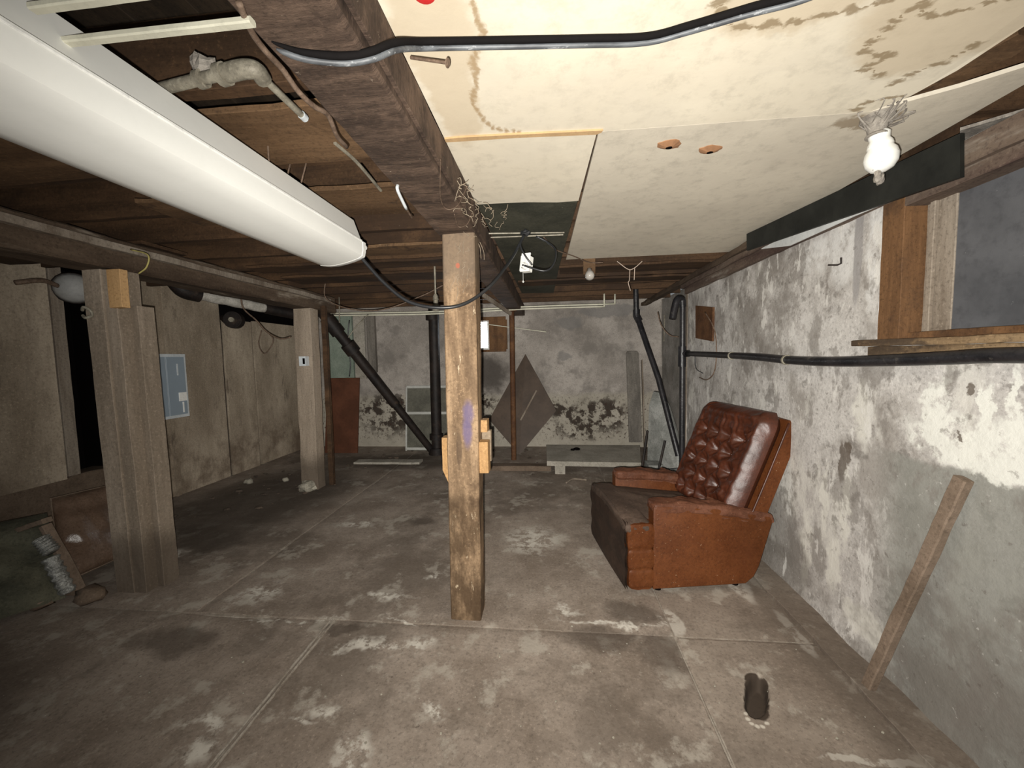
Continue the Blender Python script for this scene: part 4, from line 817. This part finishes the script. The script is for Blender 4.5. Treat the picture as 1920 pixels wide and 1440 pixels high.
t = thing('tarp_bundle', 'dark olive tarp bundle heaped against the low wall at the left edge', 'tarp', W(10, 1150, Z=0))
c00, c10, c11, c01 = V((-3.3, 1.2, .04)), V((-2.85, 1.9, .04)), V((-3.3, 2.15, .44)), V((-3.7, 1.5, .46))
link('fold', cushion(c00, c10, c11, c01, .10, (.7, -.4, .5), wr=.07, sd=4), M['olive'], t, smooth=True)
0 and link('fold', cushion(c00+V((.15, .3, .0)), c10+V((.15, .0, 0)), c11+V((.3, -.2, -.2)), c01+V((.3, .1, -.2)), .07, (.7, -.4, .5), wr=.06, sd=9), M['stem'], t, smooth=True)
mb = MB(); mb.rock(W(75, 1125, Z=.05), (.07, .06, .05), 3); mb2 = MB(); mb2.rock(W(170, 1115, Z=.045), (.09, .07, .045), 6)
tag(link('stone', mb, M['cardb'], smooth=True), 'brown lump at the foot of the broken crate', 'stone'); tag(link('stone', mb2, M['cardb'], smooth=True), 'brown lump under the vinyl cushion', 'stone')

# ================================================================== RECLINER
A0 = V((.435, 2.19, 0)); th = math.atan2(.1, .6); U = V((math.cos(th), math.sin(th), 0)); Vv = V((-U.y, U.x, 0))
def L(u, v, z): return A0+U*u+Vv*v+V((0, 0, z))
ch = thing('recliner', 'brown tufted leather recliner standing by the right wall', 'armchair', A0+U*.5+Vv*.36)
WD = .74
def puffbox(u0, u1, v0, v1, z0, z1, r=.03, n=10, ztop=None, wr=.004, bul=.01, shape=None):
    # soft rounded upholstery block: superellipsoid-like rounded box as six grids
    mb = MB(); 
    def P_(a, b, c):
        # a,b,c in [-1,1] on the cube surface -> rounded box
        hu, hv, hz = (u1-u0)/2, (v1-v0)/2, (z1-z0)/2
        x, y, z = a*hu, b*hv, c*hz
        cx, cy, cz = [max(-h+r, min(h-r, q)) for q, h in ((x, hu), (y, hv), (z, hz))]
        d = V((x-cx, y-cy, z-cz)); 
        if d.length > 1e-9: d = d.normalized()*r
        p = V((cx, cy, cz))+d
        nn = V((a if abs(a) > .999 else 0, b if abs(b) > .999 else 0, c if abs(c) > .999 else 0))
        e = max(0, 1-max(abs(q) for q, m in ((a, abs(a) < .999), (b, abs(b) < .999), (c, abs(c) < .999)) if m)**2) if (abs(a) < .999 or abs(b) < .999 or abs(c) < .999) else 0
        w_ = noise.noise(V((x*14+u0*9, y*14, z*14)))*wr*2+noise.noise(V((x*40, y*40+3, z*40)))*wr*.7
        p += nn*(bul*e+w_*e)
        u, v, zz = (u0+u1)/2+p.x, (v0+v1)/2+p.y, (z0+z1)/2+p.z
        if shape: u, v, zz = shape(u, v, zz)
        return L(u, v, zz)
    s = lambda t: -1+2*t
    for f in (lambda i, j: P_(1, s(i), s(j)), lambda i, j: P_(-1, s(1-i), s(j)), lambda i, j: P_(s(1-i), 1, s(j)), lambda i, j: P_(s(i), -1, s(j)), lambda i, j: P_(s(i), s(j), 1), lambda i, j: P_(s(i), s(1-j), -1)):
        mb.grid(f, n, n)
    return mb
# near & far side panels: trapezoid outline with the lower back corner cut off
def side(v0, v1, mat, nm='side_panel'):
    out = [(.155, .03), (.155, .515), (.17, .53), (.50, .50), (.865, .435), (.88, .41), (.80, .13), (.77, .07), (.72, .03), (.70, .03)]
    mb = MB(); th_ = v1-v0
    def ring(v, s):
        cu, cz = .5, .27; return [L(cu+(u-cu)*s, v, cz+(z-cz)*s) for u, z in out]
    mb.loft([ring(v0+.0, .97), ring(v0+.008, 1), ring(v1-.008, 1), ring(v1, .97)]); return link(nm, mb, mat, ch, smooth='auto')
side(.0, .085, M['leather_s']); side(WD-.085, WD, M['leather_s'])
def armtop(v0, v1):
    def sh(u, v, z):
        k = (u-.15)/.73; return u, v, z-.10*max(0, k)+.022*math.sin(k*3.1)
    mb = puffbox(.157, .882, v0+.003, v1, .478, .545, r=.022, n=26, wr=.009, bul=.004, shape=sh); return link('armrest', mb, M['leather_a'], ch, smooth=True)
armtop(-.002, .115); armtop(WD-.115, WD+.002)
# footrest front with three rolls
for (z0, z1, du) in ((.27, .425, -.0), (.15, .275, .004), (.035, .155, .008)):
    mb = puffbox(du, .16, .004, WD-.004, z0, z1, r=.02, n=16, wr=.004, bul=.006); link('footrest_roll', mb, M['leather_s'], ch, smooth=True)
mb = MB()
def frf(u, v):
    z = .035+.40*v; vv = .012+(WD-.024)*u; d = .012*math.sin(min(1, (z-.27)/.155)*math.pi) if z > .27 else .008*abs(math.sin((z-.03)/.12*math.pi))
    return L(-.006-d-.006*math.sin(u*math.pi), vv, z)
mb.grid(lambda u, v: frf(1-u, v), 20, 20); mb.grid(lambda u, v: frf(1-u, v)+U*.012, 20, 20); link('footrest_face', mb, M['leather_d'], ch, 'dark dusty front face', smooth=True)
# seat cushion
def seatshape(u, v, z):
    k = u/.75; return u, v, z-.10*k+.035*math.sin(min(1, max(0, v/WD))*math.pi)
mb = puffbox(-.012, .74, .05, WD-.05, .37, .435, r=.03, n=22, wr=.006, bul=.01, shape=seatshape); link('seat', mb, M['leather_f'], ch, 'dusty seat cushion', smooth=True)
def seatfront(u, v, z): return u, v, z+.030*math.sin(min(1, max(0, v/WD))*math.pi)
mb = puffbox(-.018, .15, .0, WD, .36, .43, r=.033, n=20, wr=.005, bul=.0, shape=seatfront); link('footrest_top', mb, M['leather_f'], ch, smooth=True)
# back cushion: tufted front
bu = (.655, .36); tu = (.935, 1.035)           # bottom / top of the front face (u, z)
ax_t = V((tu[0]-bu[0], 0, tu[1]-bu[1])); BL = ax_t.length; ax_t.normalize(); ax_n = V((-ax_t.z, 0, ax_t.x))   # normal towards the sitter (-u)
btn = []
for r_, (n_, z_) in enumerate(((4, .70), (3, .55), (4, .40), (3, .25), (4, .10))):
    for k in range(n_): btn.append((-.58+1.16*(k+.5)/n_ if n_ == 3 else -.76+1.52*(k+.5)/n_, z_))
HW = WD/2-.02
def backfront(u, v):
    s = 2*u-1; t_ = v
    ed = (max(0, 1-abs(s)**7)*max(0, 1-abs(2*t_-1)**9))**.5
    h = .055*ed
    # raised roll round the top and the sides
    roll = max(math.exp(-((abs(s)-.86)/.12)**2), math.exp(-((t_-.895)/.08)**2)); h += .050*roll*ed
    inner = max(0, min(1, (.80-abs(s))/.12))*max(0, min(1, (.84-t_)/.08))
    pil = 0; dm_ = 9
    for (bs, bt) in btn:
        d2 = math.hypot((s-bs)*HW, (t_-bt)*BL); dm_ = min(dm_, d2)
    pil = .052*(1-math.exp(-(dm_/.042)**2)) - .012*math.exp(-(dm_/.012)**2); h += inner*(pil-.014)
    a_ = 0
    for (bs, bt) in btn:
        dx, dy = (s-bs)*HW, (t_-bt)*BL; rr = math.hypot(dx, dy)
        if rr < .11: a_ += .0042*math.sin(math.atan2(dy, dx)*5+bs*20+bt*11+3*noise.noise(V((dx*30, dy*30, bs*9))))*math.exp(-((rr-.035)/.028)**2)
    rw = .0065*math.sin(t_*70+noise.noise(V((s*3, t_*5, 0)))*5)*math.exp(-((abs(s)-.70)/.10)**2)+.005*math.sin(s*34+noise.noise(V((s*5, 1, t_*4)))*4)*math.exp(-((t_-.80)/.07)**2)
    h += a_*inner+rw*ed+(.007*noise.noise(V((s*6, t_*8, 3)))+.004*noise.noise(V((s*16, t_*20, 7))))*ed
    taper = 1-.15*max(0, (t_-.8)/.2)**3
    p = V((bu[0], 0, bu[1]))+ax_t*(BL*t_)+ax_n*h
    return L(p.x, WD/2+s*HW*taper, p.z)
def backrear(u, v):
    s = 2*u-1; taper = 1-.15*max(0, (v-.8)/.2)**3; ed = (max(0, 1-abs(s)**8)*max(0, 1-abs(2*v-1)**10))**.5
    p = V((bu[0], 0, bu[1]))+ax_t*(BL*v)-ax_n*(.045*ed+.02); 
    p -= ax_n*(-.02*(1-ed)); return L(p.x, WD/2+s*HW*taper, p.z)
mb = MB(); mb.grid(backfront, 110, 110); n0 = len(mb.f); mb.f = [tuple(reversed(q)) for q in mb.f]
mb2 = MB(); mb2.grid(backrear, 24, 24); mb.add(mb2.v, mb2.f); bkc = link('back_cushion', mb, M['leather'], ch, 'glossy tufted back cushion', smooth=True)
for (bs, bt) in btn:
    p = V((bu[0], 0, bu[1]))+ax_t*(BL*bt)+ax_n*.046; mb = MB(); q = L(p.x, WD/2+bs*HW, p.z); nx = (U*ax_n.x+V((0, 0, ax_n.z))); mb.lathe(q, nx, [(-.004, .009), (.003, .008), (.006, .003)], 8); link('button', mb, M['leather'], bkc, smooth=True)
# back shell
mb = MB(); d0, d1 = .045, .135
pr_ = []
for v_ in (0.012, .02, WD-.02, WD-.012):
    k = 0 if .015 < v_ < WD-.015 else .012
    pts = [(.02+k, d0), (BL*.97-k, d0-.0), (BL*.99-k, d0+.03), (BL*.90-k, d1), (.03, d1+.01)]
    rg = []
    for tt, dd in pts:
        p = V((bu[0], 0, bu[1]))+ax_t*tt-ax_n*dd; rg.append(L(p.x, v_, p.z))
    pr_.append(rg)
mb.loft(pr_); link('back_shell', mb, M['leather_s'], ch, smooth='auto')
for v_ in (.008, WD-.008):
    mb = MB(); mb.tube([L(*(lambda p: (p.x, v_, p.z))(V((bu[0], 0, bu[1]))+ax_t*tt-ax_n*dd)) for tt, dd in ((.03, .05), (BL*.5, .05), (BL*.95, .045))], .006, 6); link('piping', mb, M['leather'], ch, smooth=True)
mb = MB(); mb.prism([L(.17, .09, .03), L(.70, .09, .03), L(.70, WD-.09, .03), L(.17, WD-.09, .03)], (0, 0, .3)); link('base_frame', mb, M['leather_d'], ch)
for (u, v) in ((.2, .05), (.68, .05), (.2, WD-.05), (.68, WD-.05)):
    mb = MB(); mb.lathe(L(u, v, .004), (0, 0, 1), [(0, .02), (.03, .02)], 12); link('foot', mb, M['black'], ch)

# ------------------------------------------------------------------ groups of alike things
for stem_, g_ in (('support_post', 'posts under the beams'), ('torn_hole', 'torn holes in the ceiling'), ('lath', 'laths at the upper left'), ('conduit', 'conduits across the green board'),
        ('supply_pipe', 'supply pipes along the back'), ('iron_bar', 'dark bars behind the recliner'), ('stone', 'stones on the floor'), ('wire', 'loose wires'), ('wall_board', 'boards on the back wall')):
    for o in bpy.data.objects:
        if o.parent is None and o.name.split('.')[0] == stem_: o['group'] = g_
